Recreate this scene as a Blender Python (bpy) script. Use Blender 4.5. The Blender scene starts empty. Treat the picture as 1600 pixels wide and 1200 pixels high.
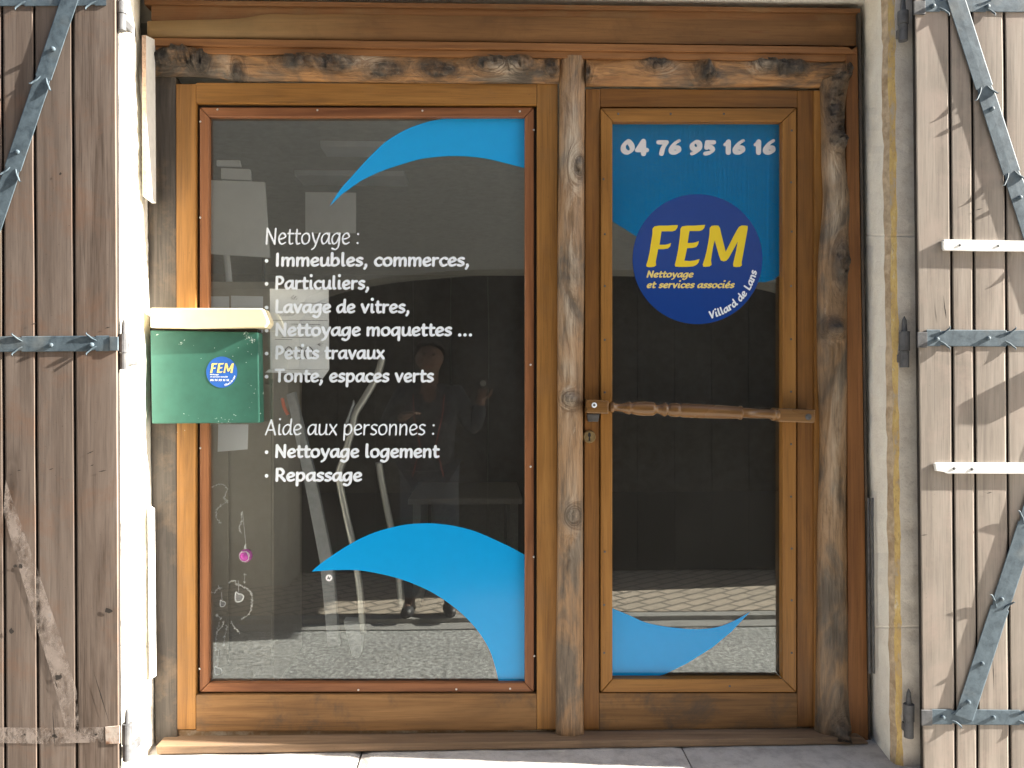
import bpy, bmesh, math, random
from mathutils import Vector, Matrix, noise
random.seed(7)
S = bpy.context.scene
C = S.collection
R = math.radians

# ------------------------------------------------------------------ camera
CAM = Vector((0.0, -2.63, 1.55)); YAW = R(2.0); FPX = 1300.0
cam_d = bpy.data.cameras.new("camera"); cam_d.sensor_width = 36.0
cam_d.lens = FPX / 1600 * 36.0; cam_d.clip_start = 0.02; cam_d.clip_end = 500
cam = bpy.data.objects.new("camera", cam_d); C.objects.link(cam)
cam.location = CAM; cam.rotation_euler = (R(90), 0, -YAW); S.camera = cam

# ------------------------------------------------------------------ sky, sun, exposure
SUN = Vector((1.0, -0.105, 0.50)).normalized()          # direction towards the sun
w = bpy.data.worlds.new("World"); S.world = w; w.use_nodes = True
wn = w.node_tree; sky = wn.nodes.new("ShaderNodeTexSky"); sky.sky_type = 'NISHITA'
sky.sun_disc = False; sky.sun_elevation = math.asin(SUN.z); sky.sun_rotation = math.atan2(SUN.x, SUN.y)
sky.dust_density = 1.5
bg = wn.nodes["Background"]; bg.inputs[1].default_value = 0.052
wn.links.new(sky.outputs[0], bg.inputs[0])
sl = bpy.data.lights.new("sun", 'SUN'); sl.energy = 5.0; sl.angle = R(0.5); sl.color = (1.0, .95, .86)
so = bpy.data.objects.new("sun", sl); C.objects.link(so); so.location = SUN * 30
so.rotation_euler = SUN.to_track_quat('Z', 'Y').to_euler()
vs = S.view_settings; vs.view_transform = 'Standard'; vs.look = 'None'; vs.gamma = 1.0
vs.exposure = 2.6
S.cycles.max_bounces = 8; S.cycles.diffuse_bounces = 4; S.cycles.transparent_max_bounces = 12
S.cycles.sample_clamp_indirect = 4.0

# ------------------------------------------------------------------ pixel -> point on a plane y
FW = Vector((math.sin(YAW), math.cos(YAW), 0)); RT = Vector((math.cos(YAW), -math.sin(YAW), 0)); UP = Vector((0, 0, 1))
def P(px, py, y):
    d = FW + RT * ((px - 800) / FPX) + UP * ((600 - py) / FPX)
    return CAM + d * ((y - CAM.y) / d.y)
def M1(px, y):                      # metres per pixel at the plane
    return (P(px + 1, 600, y) - P(px, 600, y)).length

# ------------------------------------------------------------------ node helper and materials
class NB:
    def __init__(s, name):
        s.m = bpy.data.materials.new(name); s.m.use_nodes = True; s.t = s.m.node_tree
        s.b = s.t.nodes["Principled BSDF"]; s.out = s.t.nodes["Material Output"]
    def n(s, ty, **kw):
        nd = s.t.nodes.new("ShaderNode" + ty)
        for k, v in kw.items():
            if k.startswith("p_"): setattr(nd, k[2:], v); continue
            key = int(k[1:]) if k[0] == "i" and k[1:].isdigit() else k.replace("_", " ")
            s.set(nd.inputs[key], v)
        return nd
    def set(s, inp, v):
        if isinstance(v, bpy.types.NodeSocket): s.t.links.new(v, inp)
        else:
            if isinstance(v, (tuple, list)) and len(v) == 3 and inp.type == 'RGBA': v = (*v, 1)
            inp.default_value = v
    def bs(s, **kw):
        for k, v in kw.items(): s.set(s.b.inputs[k.replace("_", " ")], v)
    def co(s, scale=(1, 1, 1), rnd=False):
        tc = s.n("TexCoord"); v = tc.outputs["Object"]
        if rnd:
            oi = s.n("ObjectInfo"); mu = s.n("VectorMath", p_operation='MULTIPLY_ADD', i0=oi.outputs["Random"], i1=(7.3, 11.1, 5.7), i2=v); v = mu.outputs[0]
        return s.n("Mapping", Vector=v, Scale=scale).outputs[0]
    def noise(s, vec, scale, detail=6, rough=.6, dist=0.0):
        return s.n("TexNoise", Vector=vec, Scale=scale, Detail=detail, Roughness=rough, Distortion=dist).outputs["Fac"]
    def ramp(s, fac, stops, interp='LINEAR'):
        r = s.n("ValToRGB", Fac=fac); cr = r.color_ramp; cr.interpolation = interp
        while len(cr.elements) < len(stops): cr.elements.new(.5)
        for e, (p, c) in zip(cr.elements, stops):
            e.position = p; e.color = (*c, 1) if not isinstance(c, (int, float)) else (c, c, c, 1)
        return r.outputs[0]
    def mix(s, f, a, b, mode='MIX'):
        m = s.n("MixRGB", p_blend_type=mode, Fac=f, Color1=a, Color2=b); return m.outputs[0]
    def math(s, op, a, b=0.0, c=0.0):
        return s.n("Math", p_operation=op, i0=a, i1=b, i2=c).outputs[0]
    def bump(s, h, strength=.3, dist=.002):
        return s.n("Bump", Height=h, Strength=strength, Distance=dist).outputs[0]

def wood(name, dark, mid, light, axis='Z', rough=.5, scale=1.0, blotch=.35, bump=.25, stain=None, stain_amt=.5, island=0.0, fine=.25, spec=.35):
    m = NB(name)
    al, ac = 1.3 * scale, 26 * scale
    sc = {'Z': (ac, ac, al), 'X': (al, ac, ac)}[axis]
    v = m.co(sc, True)
    if island:
        g = m.n("NewGeometry").outputs["Random Per Island"]
        v = m.n("VectorMath", p_operation='MULTIPLY_ADD', i0=g, i1=(31., 17., 13.), i2=v).outputs[0]
    f = m.noise(v, 1.0, 9, .62, 1.1)
    col = m.ramp(f, [(.3, dark), (.5, mid), (.7, light)])
    v2 = m.co({'Z': (5, 5, 1.6), 'X': (1.6, 5, 5)}[axis], True)
    bl = m.noise(v2, 1.6, 4, .6, .4)
    col = m.mix(m.ramp(bl, [(.35, blotch), (.65, 0.0)]), col, tuple(c * .55 for c in mid))
    v3 = m.co({'Z': (260, 260, 7), 'X': (7, 260, 260)}[axis], True)
    fi = m.noise(v3, 1.0, 3, .5)
    col = m.mix(m.ramp(fi, [(.34, fine), (.5, 0.0)]), col, tuple(c * .35 for c in dark))
    if island:
        col = m.mix(m.math('MULTIPLY', m.n("NewGeometry").outputs["Random Per Island"], island), col, tuple(c * .8 + .03 for c in mid))
        wv = m.n("VectorMath", p_operation='MULTIPLY_ADD', i0=g, i1=(3.1, 1.7, 5.3), i2=m.co((9, 9, .9))).outputs[0]
        wr = m.noise(wv, 1.0, 7, .7, .5)                                 # long washed-out weather streaks
        col = m.mix(m.ramp(wr, [(.45, 0.0), (.68, .40)]), col, tuple(min(1, c * 1.25) for c in light))
        col = m.mix(m.ramp(wr, [(.28, .55), (.42, 0.0)]), col, tuple(c * .9 for c in dark))
    if island:
        kv = m.n("VectorMath", p_operation='MULTIPLY_ADD', i0=g, i1=(5., 3., 9.), i2=m.co((11, 11, 2.6))).outputs[0]
        kd = m.n("TexVoronoi", Vector=m.n("VectorMath", p_operation='ADD', i0=kv, i1=m.n("VectorMath", p_operation='SCALE', i0=m.n("TexNoise", Vector=kv, Scale=3.0).outputs["Color"], Scale=.25).outputs[0]).outputs[0], Scale=.55).outputs["Distance"]
        col = m.mix(m.ramp(kd, [(.05, .75), (.085, .45), (.11, .1), (.13, .3), (.19, 0.0)]), col, tuple(c * .6 for c in dark))
    if stain:
        st = m.noise(m.co((1.0, 1.0, 1.0) if axis == 'Z' else (1, 1, 1), True), 5.0, 7, .72, .3)
        col = m.mix(m.ramp(st, [(.5, 0.0), (.68, stain_amt)]), col, stain)
    pit = m.noise(m.co((1, 1, 1), True), 210, 2, .5)
    col = m.mix(m.ramp(pit, [(.24, .5), (.3, 0.0)]), col, tuple(c * .3 for c in dark))
    h = m.math('ADD', m.math('MULTIPLY', f, .8), m.math('MULTIPLY', fi, .6))
    ro = m.math('MULTIPLY_ADD', bl, .25, rough - .12)
    m.bs(Base_Color=col, Roughness=ro, Normal=m.bump(h, bump, .0016), Specular_IOR_Level=spec)
    return m.m

def attr(m, name): return m.n("Attribute", p_attribute_name=name).outputs["Fac"]

def rustic(name, pale, tan, grey, dark, axis='Z', bias=0.0):
    """peeled log: honey sapwood, weathered grey skin and dark knots (knot = vertex attribute)"""
    m = NB(name)
    al = {'Z': (16, 16, 2.6), 'X': (2.6, 16, 16)}[axis]
    big = m.noise(m.co({'Z': (5, 5, 2.2), 'X': (2.4, 5, 5)}[axis], True), 1.8, 5, .62, .7)
    k = attr(m, "knot")
    gv = m.n("VectorMath", p_operation='ADD', i0=m.co(al, True), i1=m.n("CombineXYZ", X=m.math('MULTIPLY', k, 2.6), Y=m.math('MULTIPLY', k, 1.4), Z=m.math('MULTIPLY', k, 2.0)).outputs[0]).outputs[0]
    gr = m.noise(gv, 1.0, 9, .70, 1.6)
    fi = m.noise(m.co({'Z': (150, 150, 9), 'X': (9, 150, 150)}[axis], True), 1.0, 4, .6)
    woodc = m.ramp(gr, [(.3, tan), (.52, pale), (.75, tuple(c * 1.15 for c in pale))])
    greyc = m.ramp(gr, [(.3, dark), (.55, grey), (.78, tuple(c * 1.7 for c in grey))])
    f = m.math('ADD', m.ramp(big, [(.40 + bias, 0.0), (.56 + bias, 1.0)]), 0.0)
    col = m.mix(f, woodc, greyc)
    kn = m.math('MULTIPLY', k, m.ramp(m.noise(m.co((1, 1, 1), True), 22, 5, .7), [(.3, .55), (.6, 1.0)]))
    col = m.mix(kn, col, m.ramp(m.noise(m.co((1, 1, 1), True), 38, 5, .7), [(.35, tuple(c * .35 for c in dark)), (.52, dark), (.62, grey), (.75, tan)]))
    col = m.mix(m.ramp(fi, [(.35, .45), (.52, 0.0)]), col, tuple(c * .4 for c in dark))
    col = m.mix(m.ramp(gr, [(.64, 0.0), (.72, .7)]), col, (.54, .45, .34))
    pa = m.math('MULTIPLY', attr(m, "pale"), m.ramp(gr, [(.42, .1), (.58, 1.0)]))
    col = m.mix(pa, col, m.ramp(fi, [(.3, (.36, .28, .20)), (.6, (.60, .51, .40))]))
    h = m.math('ADD', m.math('MULTIPLY', gr, 1.2), m.math('MULTIPLY', fi, .6))
    m.bs(Base_Color=col, Roughness=m.math('MULTIPLY_ADD', gr, .35, .18), Normal=m.bump(h, .9, .006), Specular_IOR_Level=.5)
    return m.m

def plain(name, col, rough=.5, metallic=0.0, var=.12, bump=.1, scale=60, spec=.4, dirt=None, dirt_at=.55):
    m = NB(name)
    f = m.noise(m.co((1, 1, 1), True), scale, 5, .65)
    c = m.ramp(f, [(.3, tuple(x * (1 - var) for x in col)), (.7, tuple(min(1, x * (1 + var)) for x in col))])
    if dirt:
        c = m.mix(m.ramp(m.noise(m.co((1, 1, 1), True), 9, 8, .72), [(dirt_at, 0.0), (dirt_at + .12, .75)]), c, dirt)
    m.bs(Base_Color=c, Roughness=rough, Metallic=metallic, Specular_IOR_Level=spec, Normal=m.bump(f, bump, .0015))
    return m.m

MT = {}
# timber
HON = ((.165, .072, .015), (.30, .138, .032), (.39, .19, .050))
MT['frame_v'] = wood('honey_timber_upright', *HON, 'Z', .48, stain=(.20, .11, .05), stain_amt=.35)
MT['frame_h'] = wood('honey_timber_rail', *HON, 'X', .48, stain=(.20, .11, .05), stain_amt=.35)
MT['low_h'] = wood('weathered_bottom_rail', (.11, .058, .022), (.24, .122, .044), (.32, .175, .07), 'X', .6, stain=(.075, .055, .04), stain_amt=.9, blotch=.6)
BEA = ((.13, .045, .017), (.235, .092, .036), (.30, .125, .052))
MT['bead_v'] = wood('reddish_bead_upright', *BEA, 'Z', .42, blotch=.2)
MT['bead_h'] = wood('reddish_bead_rail', *BEA, 'X', .42, blotch=.2)
DOR = ((.125, .048, .011), (.22, .094, .021), (.29, .13, .032))
MT['door_v'] = wood('door_timber_upright', *DOR, 'Z', .45, stain=(.13, .065, .025), stain_amt=.4)
MT['door_h'] = wood('door_timber_rail', *DOR, 'X', .45, stain=(.13, .065, .025), stain_amt=.4)
DBE = ((.18, .076, .016), (.30, .136, .029), (.37, .176, .043))
MT['dbead_v'] = wood('door_bead_upright', *DBE, 'Z', .45, blotch=.25)
MT['dbead_h'] = wood('door_bead_rail', *DBE, 'X', .45, blotch=.4)
TRN = ((.12, .048, .017), (.205, .090, .033), (.27, .125, .048))
MT['trans_h'] = wood('transom_timber', *TRN, 'X', .55, stain=(.20, .13, .065), stain_amt=.5, scale=.7)
MT['mould_h'] = wood('moulding_timber', (.17, .07, .024), (.28, .125, .045), (.34, .16, .06), 'X', .5)
MT['post_v'] = wood('plain_post_timber', (.15, .055, .018), (.25, .105, .034), (.31, .135, .048), 'Z', .5)
MT['thresh'] = wood('threshold_timber', (.15, .095, .056), (.255, .165, .10), (.33, .22, .135), 'X', .7, stain=(.16, .11, .075), stain_amt=.6, blotch=.4)
MT['peel_h'] = wood('flaking_pale_rail', (.12, .075, .04), (.24, .15, .08), (.33, .23, .14), 'X', .7, stain=(.46, .42, .36), stain_amt=.85, blotch=.5)
MT['greypost'] = wood('grey_weathered_timber', (.030, .025, .021), (.078, .065, .055), (.14, .118, .10), 'Z', .7, stain=(.22, .15, .09), stain_amt=.45, blotch=.6, bump=.5)
MT['log_h'] = rustic('peeled_log_beam', (.44, .225, .085), (.26, .12, .042), (.115, .088, .064), (.034, .026, .019), 'X', .02)
MT['log_v'] = rustic('peeled_log_post', (.34, .20, .10), (.20, .112, .052), (.165, .122, .085), (.072, .050, .034), 'Z', .05)
MT['log_d'] = rustic('dark_peeled_log_post', (.31, .19, .10), (.18, .105, .05), (.130, .100, .072), (.055, .041, .030), 'Z', .03)
# shutters
MT['shut_l'] = wood('faded_brown_shutter', (.078, .054, .041), (.15, .112, .090), (.222, .178, .150), 'Z', .8, stain=(.185, .098, .06), stain_amt=.5, island=.5, blotch=.5, fine=.45, scale=.8, spec=.15, bump=.16)
MT['shut_r'] = wood('bleached_shutter', (.185, .155, .130), (.29, .248, .210), (.385, .335, .29), 'Z', .8, stain=(.34, .27, .23), stain_amt=.6, island=.4, blotch=.4, fine=.28, scale=.8, spec=.15, bump=.16)
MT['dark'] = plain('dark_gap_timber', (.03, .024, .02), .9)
MT['ghost'] = None
# stone
def stone(name, base, low, rough=.85):
    m = NB(name)
    f = m.noise(m.co((1, 1, 1)), 14, 8, .7); g = m.noise(m.co((1, 1, 1)), 160, 4, .7)
    c = m.ramp(f, [(.3, low), (.55, base), (.8, tuple(min(.9, x * 1.08) for x in base))])
    c = m.mix(m.ramp(g, [(.3, .4), (.42, 0.0)]), c, tuple(x * .45 for x in low))
    h = m.math('ADD', f, m.math('MULTIPLY', g, .5))
    m.bs(Base_Color=c, Roughness=rough, Normal=m.bump(h, .55, .006), Specular_IOR_Level=.2)
    return m.m
MT['stone'] = stone('whitewashed_stone', (.87, .835, .75), (.78, .735, .65))
MT['stone_face'] = stone('worn_stone_face', (.76, .70, .62), (.58, .51, .44))
MT['sill'] = stone('grey_sill_stone', (.50, .47, .44), (.33, .30, .28))
MT['render'] = stone('street_wall_render', (.50, .46, .40), (.40, .36, .31))
def ochre():
    m = NB('ochre_edge_paint')
    f = m.noise(m.co((1, 1, .35)), 30, 7, .75); g = m.noise(m.co((1, 1, .4)), 120, 4, .7)
    c = m.ramp(f, [(.36, (.40, .34, .27)), (.47, (.50, .34, .13)), (.58, (.58, .42, .16)), (.68, (.62, .56, .44))])
    c = m.mix(m.ramp(g, [(.33, .6), (.45, 0.0)]), c, (.24, .17, .10))
    m.bs(Base_Color=c, Roughness=.9, Normal=m.bump(g, .5, .004)); return m.m
MT['ochre'] = ochre()
MT['rusty_stone'] = plain('rust_streaked_stone', (.46, .36, .25), .9, 0, .3, .5, 40, .2, dirt=(.27, .18, .10), dirt_at=.5)
MT['flake'] = plain('whitewash_with_yellow_flakes', (.66, .62, .54), .9, 0, .1, .4, 60, .2, dirt=(.62, .46, .12), dirt_at=.60)
# metals, paints
def iron(name, base, dull, rough=.5):
    m = NB(name)
    f = m.noise(m.co((1, 1, 1), True), 34, 8, .72, .4); g = m.noise(m.co((1, 1, 1), True), 9, 3, .6)
    c = m.ramp(f, [(.3, dull), (.52, base), (.72, tuple(min(1, x * 1.35) for x in base))])
    c = m.mix(m.ramp(g, [(.55, 0.0), (.75, .4)]), c, (.24, .23, .20))
    m.bs(Base_Color=c, Roughness=rough, Metallic=.0, Normal=m.bump(f, .3, .0015), Specular_IOR_Level=.3); return m.m
MT['iron'] = iron('blue_grey_painted_iron', (.085, .115, .138), (.038, .056, .072), .62)
MT['iron_d'] = iron('dull_dark_iron', (.10, .10, .105), (.05, .05, .052), .6)
MT['steel'] = plain('bright_steel', (.62, .62, .60), .3, .9, .1)
MT['rust'] = plain('rusty_plate', (.27, .145, .09), .85, 0, .6, .6, 90, .2, dirt=(.50, .45, .40), dirt_at=.46)
MT['white_paint'] = plain('white_paint', (.74, .73, .70), .55, 0, .08, .15, 40, .3, dirt=(.52, .5, .46), dirt_at=.62)
MT['terra'] = plain('raw_board_edge', (.52, .36, .26), .9, 0, .3, .4, 120)
MT['green'] = plain('green_mailbox_paint', (.028, .115, .083), .55, 0, .10, .06, 25, .4)
MT['cream'] = plain('cream_lid_paint', (.74, .64, .42), .45, 0, .05, .05, 25, .4)
MT['chip'] = plain('chipped_pale_paint', (.50, .60, .55), .7, 0, .3, .2, 200)
MT['brass'] = plain('aged_brass', (.30, .22, .11), .42, .7, .3, .2, 90)
MT['turned'] = wood('turned_hardwood', (.09, .042, .014), (.20, .10, .034), (.30, .16, .055), 'X', .27, blotch=.4, spec=.5)
# vinyl
def vinyl(n, c): return plain(n, c, .14, 0, .02, 0, 30, .5)
MT['vin_w'] = vinyl('white_vinyl', (.82, .88, .96)); MT['vin_b'] = vinyl('sky_blue_vinyl', (.006, .33, .74))
MT['vin_d'] = vinyl('door_blue_vinyl', (.003, .30, .70)); MT['vin_n'] = vinyl('navy_vinyl', (.012, .052, .26))
MT['vin_y'] = vinyl('yellow_vinyl', (.80, .60, .03)); MT['vin_p'] = vinyl('pale_yellow_vinyl', (.80, .66, .22))
MT['vin_g'] = vinyl('pale_grey_vinyl', (.68, .66, .68)); MT['vin_s'] = vinyl('sticker_blue_vinyl', (.035, .13, .46))
# interior
MT['paper'] = plain('white_paper', (.88, .88, .90), .8, 0, .04, .05, 30, .2)
MT['board'] = plain('white_board', (.74, .76, .80), .5, 0, .05, .03, 8, .3)
MT['ink'] = plain('pencil_ink', (.16, .16, .17), .8)
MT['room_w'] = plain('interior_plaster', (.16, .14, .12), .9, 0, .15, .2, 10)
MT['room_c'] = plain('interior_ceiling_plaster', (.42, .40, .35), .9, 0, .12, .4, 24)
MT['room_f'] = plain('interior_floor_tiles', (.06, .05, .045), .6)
MT['cab'] = plain('beige_cabinet_laminate', (.33, .29, .235), .6, 0, .1, .1, 6)
MT['desk'] = plain('pale_desk_laminate', (.42, .40, .36), .5)
MT['rubber'] = plain('black_rubber', (.02, .02, .022), .5)
MT['chrome'] = plain('brushed_handle_steel', (.50, .50, .47), .42, .85, .05)
MT['plasticg'] = plain('grey_plastic_panel', (.30, .31, .32), .4)
MT['orange'] = plain('orange_cable', (.55, .09, .03), .5)
MT['pink'] = plain('magenta_glitter', (.75, .05, .55), .25, .3, .5, .4, 300)
MT['crystal'] = plain('glint_white_acrylic', (.88, .89, .93), .15, 0, .1, .1, 300, .6)  # opaque white base stands in for the ornaments' bright glints
MT['tinsel'] = plain('glint_white_tinsel', (.88, .88, .88), .3, 0, .2)  # diffuse white puts the thin glints into the colour
# street
def asphalt():
    m = NB('grey_asphalt'); f = m.noise(m.co((1, 1, 1)), 36, 3, .9); g = m.noise(m.co((1, 1, 1)), 1.6, 5, .6)
    c = m.ramp(f, [(.38, (.10, .10, .097)), (.5, (.36, .36, .345)), (.62, (.72, .72, .69))])
    c = m.mix(m.ramp(g, [(.4, 0.0), (.65, .3)]), c, (.15, .15, .145))
    m.bs(Base_Color=c, Roughness=.9, Normal=m.bump(f, .9, .012)); return m.m
MT['asphalt'] = asphalt()
def pavers():
    m = NB('clay_pavers'); v = m.n("Mapping", Vector=m.n("TexCoord").outputs["Object"], Rotation=(0, 0, R(38))).outputs[0]
    b = m.n("TexBrick", Vector=v, Color1=(.52, .43, .34, 1), Color2=(.46, .39, .31, 1), Mortar=(.10, .085, .07, 1), Scale=2.3)
    b.inputs["Mortar Size"].default_value = .026
    m.bs(Base_Color=m.mix(.25, b.outputs[0], m.ramp(m.noise(m.co(), 9, 6, .7), [(.3, (.2, .17, .14)), (.7, (.5, .42, .34))])), Roughness=.85, Normal=m.bump(b.outputs["Fac"], .5, .01)); return m.m
MT['pavers'] = pavers()
MT['kerb'] = stone('kerb_concrete', (.36, .35, .33), (.27, .26, .25))
MT['facade'] = stone('opposite_render', (.47, .45, .40), (.36, .34, .30))
MT['garage'] = wood('dark_garage_timber', (.010, .009, .008), (.020, .017, .015), (.03, .026, .022), 'Z', .7)

def glass():
    m = NB('window_glass'); t = m.t
    h = m.noise(m.co((1, 1, 1), True), 1.3, 2, .5)
    nb = m.bump(h, .04, .02)
    gl = m.n("BsdfGlossy", Roughness=0.0, Color=(.96, 1.0, .98), Normal=nb)
    tr = m.n("BsdfTransparent", Color=(.965, .975, .97))
    lw = m.n("LayerWeight", Blend=.5).outputs["Facing"]
    fr = m.math('MULTIPLY_ADD', m.math('POWER', lw, 5.0), .90, .10)
    mx = m.n("MixShader", i0=fr, i1=tr.outputs[0], i2=gl.outputs[0])
    veil = m.n("BsdfDiffuse", Color=(.55, .53, .50))                       # grey diffuse veil imitating haze, lifts the dark panes
    veil_fac = m.ramp(m.noise(m.co((1, 1, .6), True), 5, 6, .65), [(.3, .012), (.7, .028)])
    mx = m.n("MixShader", i0=veil_fac, i1=mx.outputs[0], i2=veil.outputs[0])
    t.links.new(mx.outputs[0], m.out.inputs[0]); t.nodes.remove(m.b); return m.m
MT['glass'] = glass()
def ghost():
    m = NB('old_paint_residue'); f = m.noise(m.co((1, 1, 1)), 26, 8, .75)
    m.bs(Base_Color=m.ramp(f, [(.35, (.26, .21, .18)), (.6, (.34, .28, .245)), (.75, (.24, .25, .26))]), Roughness=.85, Normal=m.bump(f, .5, .002))
    al = m.ramp(m.noise(m.co((1, 1, .6)), 17, 8, .78), [(.42, 0.0), (.56, .75)])
    m.bs(Alpha=al); return m.m
MT['ghost'] = ghost()

# ------------------------------------------------------------------ object helpers
def thing(name, label, cat, loc=(0, 0, 0), group=None):
    o = bpy.data.objects.new(name, None); o.empty_display_size = .1; C.objects.link(o); o.location = loc
    o['label'] = label; o['category'] = cat
    if group: o['group'] = group
    return o
def wloc(o):
    v = Vector((0, 0, 0))
    while o: v += o.location; o = o.parent
    return v
def obj(name, bm, mat, parent=None, label=None, smooth=False, mats=None, center=False):
    """link a world-space bmesh as one mesh object (vertices made local to its parent or its own centre)"""
    off = wloc(parent) if parent else Vector((0, 0, 0))
    loc = Vector((0, 0, 0))
    if center and bm.verts:
        cs = [v.co for v in bm.verts]
        loc = Vector([(min(c[i] for c in cs) + max(c[i] for c in cs)) / 2 for i in range(3)]) - off
    bmesh.ops.translate(bm, verts=bm.verts, vec=-(off + loc))
    bmesh.ops.recalc_face_normals(bm, faces=bm.faces)
    me = bpy.data.meshes.new(name); bm.to_mesh(me); bm.free()
    for mm in (mats or [mat]): me.materials.append(mm)
    if smooth:
        for p in me.polygons: p.use_smooth = True
    o = bpy.data.objects.new(name, me); C.objects.link(o); o.location = loc
    if parent: o.parent = parent
    if label: o['label'] = label
    return o
def tag(o, label, cat, group=None):
    o['label'] = label; o['category'] = cat
    if group: o['group'] = group
    return o
def struct(o): o['kind'] = 'structure'; return o

def prism(bm, front, back, mat=0, bev=0.0, segs=2):
    n = len(front)
    f = [bm.verts.new(p) for p in front]; b = [bm.verts.new(p) for p in back]
    fs = [bm.faces.new(f), bm.faces.new(b[::-1])]
    for i in range(n):
        j = (i + 1) % n; fs.append(bm.faces.new((f[j], f[i], b[i], b[j])))
    for x in fs: x.material_index = mat
    if bev:
        es = [bm.edges.get((f[i], f[(i + 1) % n])) for i in range(n)] + [bm.edges.get((f[i], b[i])) for i in range(n)]
        bmesh.ops.bevel(bm, geom=es, offset=bev, segments=segs, affect='EDGES', profile=.6)
def pxslab(bm, pts, yf, yb, bev=0.002, mat=0):
    """polygon given in photo pixels at its front plane yf, carried straight back to yb"""
    fr = [P(x, y, yf) for x, y in pts]
    prism(bm, fr, [Vector((p.x, yb, p.z)) for p in fr], mat, bev)
def quad(x0, x1, y0, y1): return [(x0, y0), (x1, y0), (x1, y1), (x0, y1)]
def box(bm, a, b, mat=0, bev=0.0):
    x0, y0, z0 = a; x1, y1, z1 = b
    prism(bm, [Vector((x0, y0, z0)), Vector((x1, y0, z0)), Vector((x1, y0, z1)), Vector((x0, y0, z1))],
          [Vector((x0, y1, z0)), Vector((x1, y1, z0)), Vector((x1, y1, z1)), Vector((x0, y1, z1))], mat, bev)
def slab(name, pts, yf, yb, mat, parent, bev=.002, label=None):
    bm = bmesh.new(); pxslab(bm, pts, yf, yb, bev); return obj(name, bm, MT[mat], parent, label)
def tube(bm, pts, rad, seg=10, cap=True):
    """round tube along 3-D points; rad: number or list"""
    n = len(pts); rings = []
    for i, p in enumerate(pts):
        t = (pts[min(i + 1, n - 1)] - pts[max(i - 1, 0)]).normalized()
        a = Vector((0, 1, 0)) if abs(t.y) < .9 else Vector((1, 0, 0))
        u = t.cross(a).normalized(); v = t.cross(u)
        r = rad[i] if isinstance(rad, (list, tuple)) else rad
        rings.append([bm.verts.new(p + (u * math.cos(k * 2 * math.pi / seg) + v * math.sin(k * 2 * math.pi / seg)) * r) for k in range(seg)])
    for i in range(n - 1):
        for k in range(seg):
            bm.faces.new((rings[i][k], rings[i][(k + 1) % seg], rings[i + 1][(k + 1) % seg], rings[i + 1][k]))
    if cap: bm.faces.new(rings[0][::-1]); bm.faces.new(rings[-1])
def catmull(pts, k=6, closed=False):
    out = []; n = len(pts)
    if n < 3: return list(pts)
    for i in range(n if closed else n - 1):
        if closed: p0, p1, p2, p3 = (pts[(i + j) % n] for j in (-1, 0, 1, 2))
        else: p0, p1, p2, p3 = pts[max(i - 1, 0)], pts[i], pts[i + 1], pts[min(i + 2, n - 1)]
        for s in range(k):
            t = s / k; t2 = t * t; t3 = t2 * t
            out.append(tuple(.5 * (2 * b + (c - a) * t + (2 * a - 5 * b + 4 * c - d) * t2 + (3 * b - a - 3 * c + d) * t3) for a, b, c, d in zip(p0, p1, p2, p3)))
    if not closed: out.append(tuple(pts[-1]))
    return out

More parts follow.
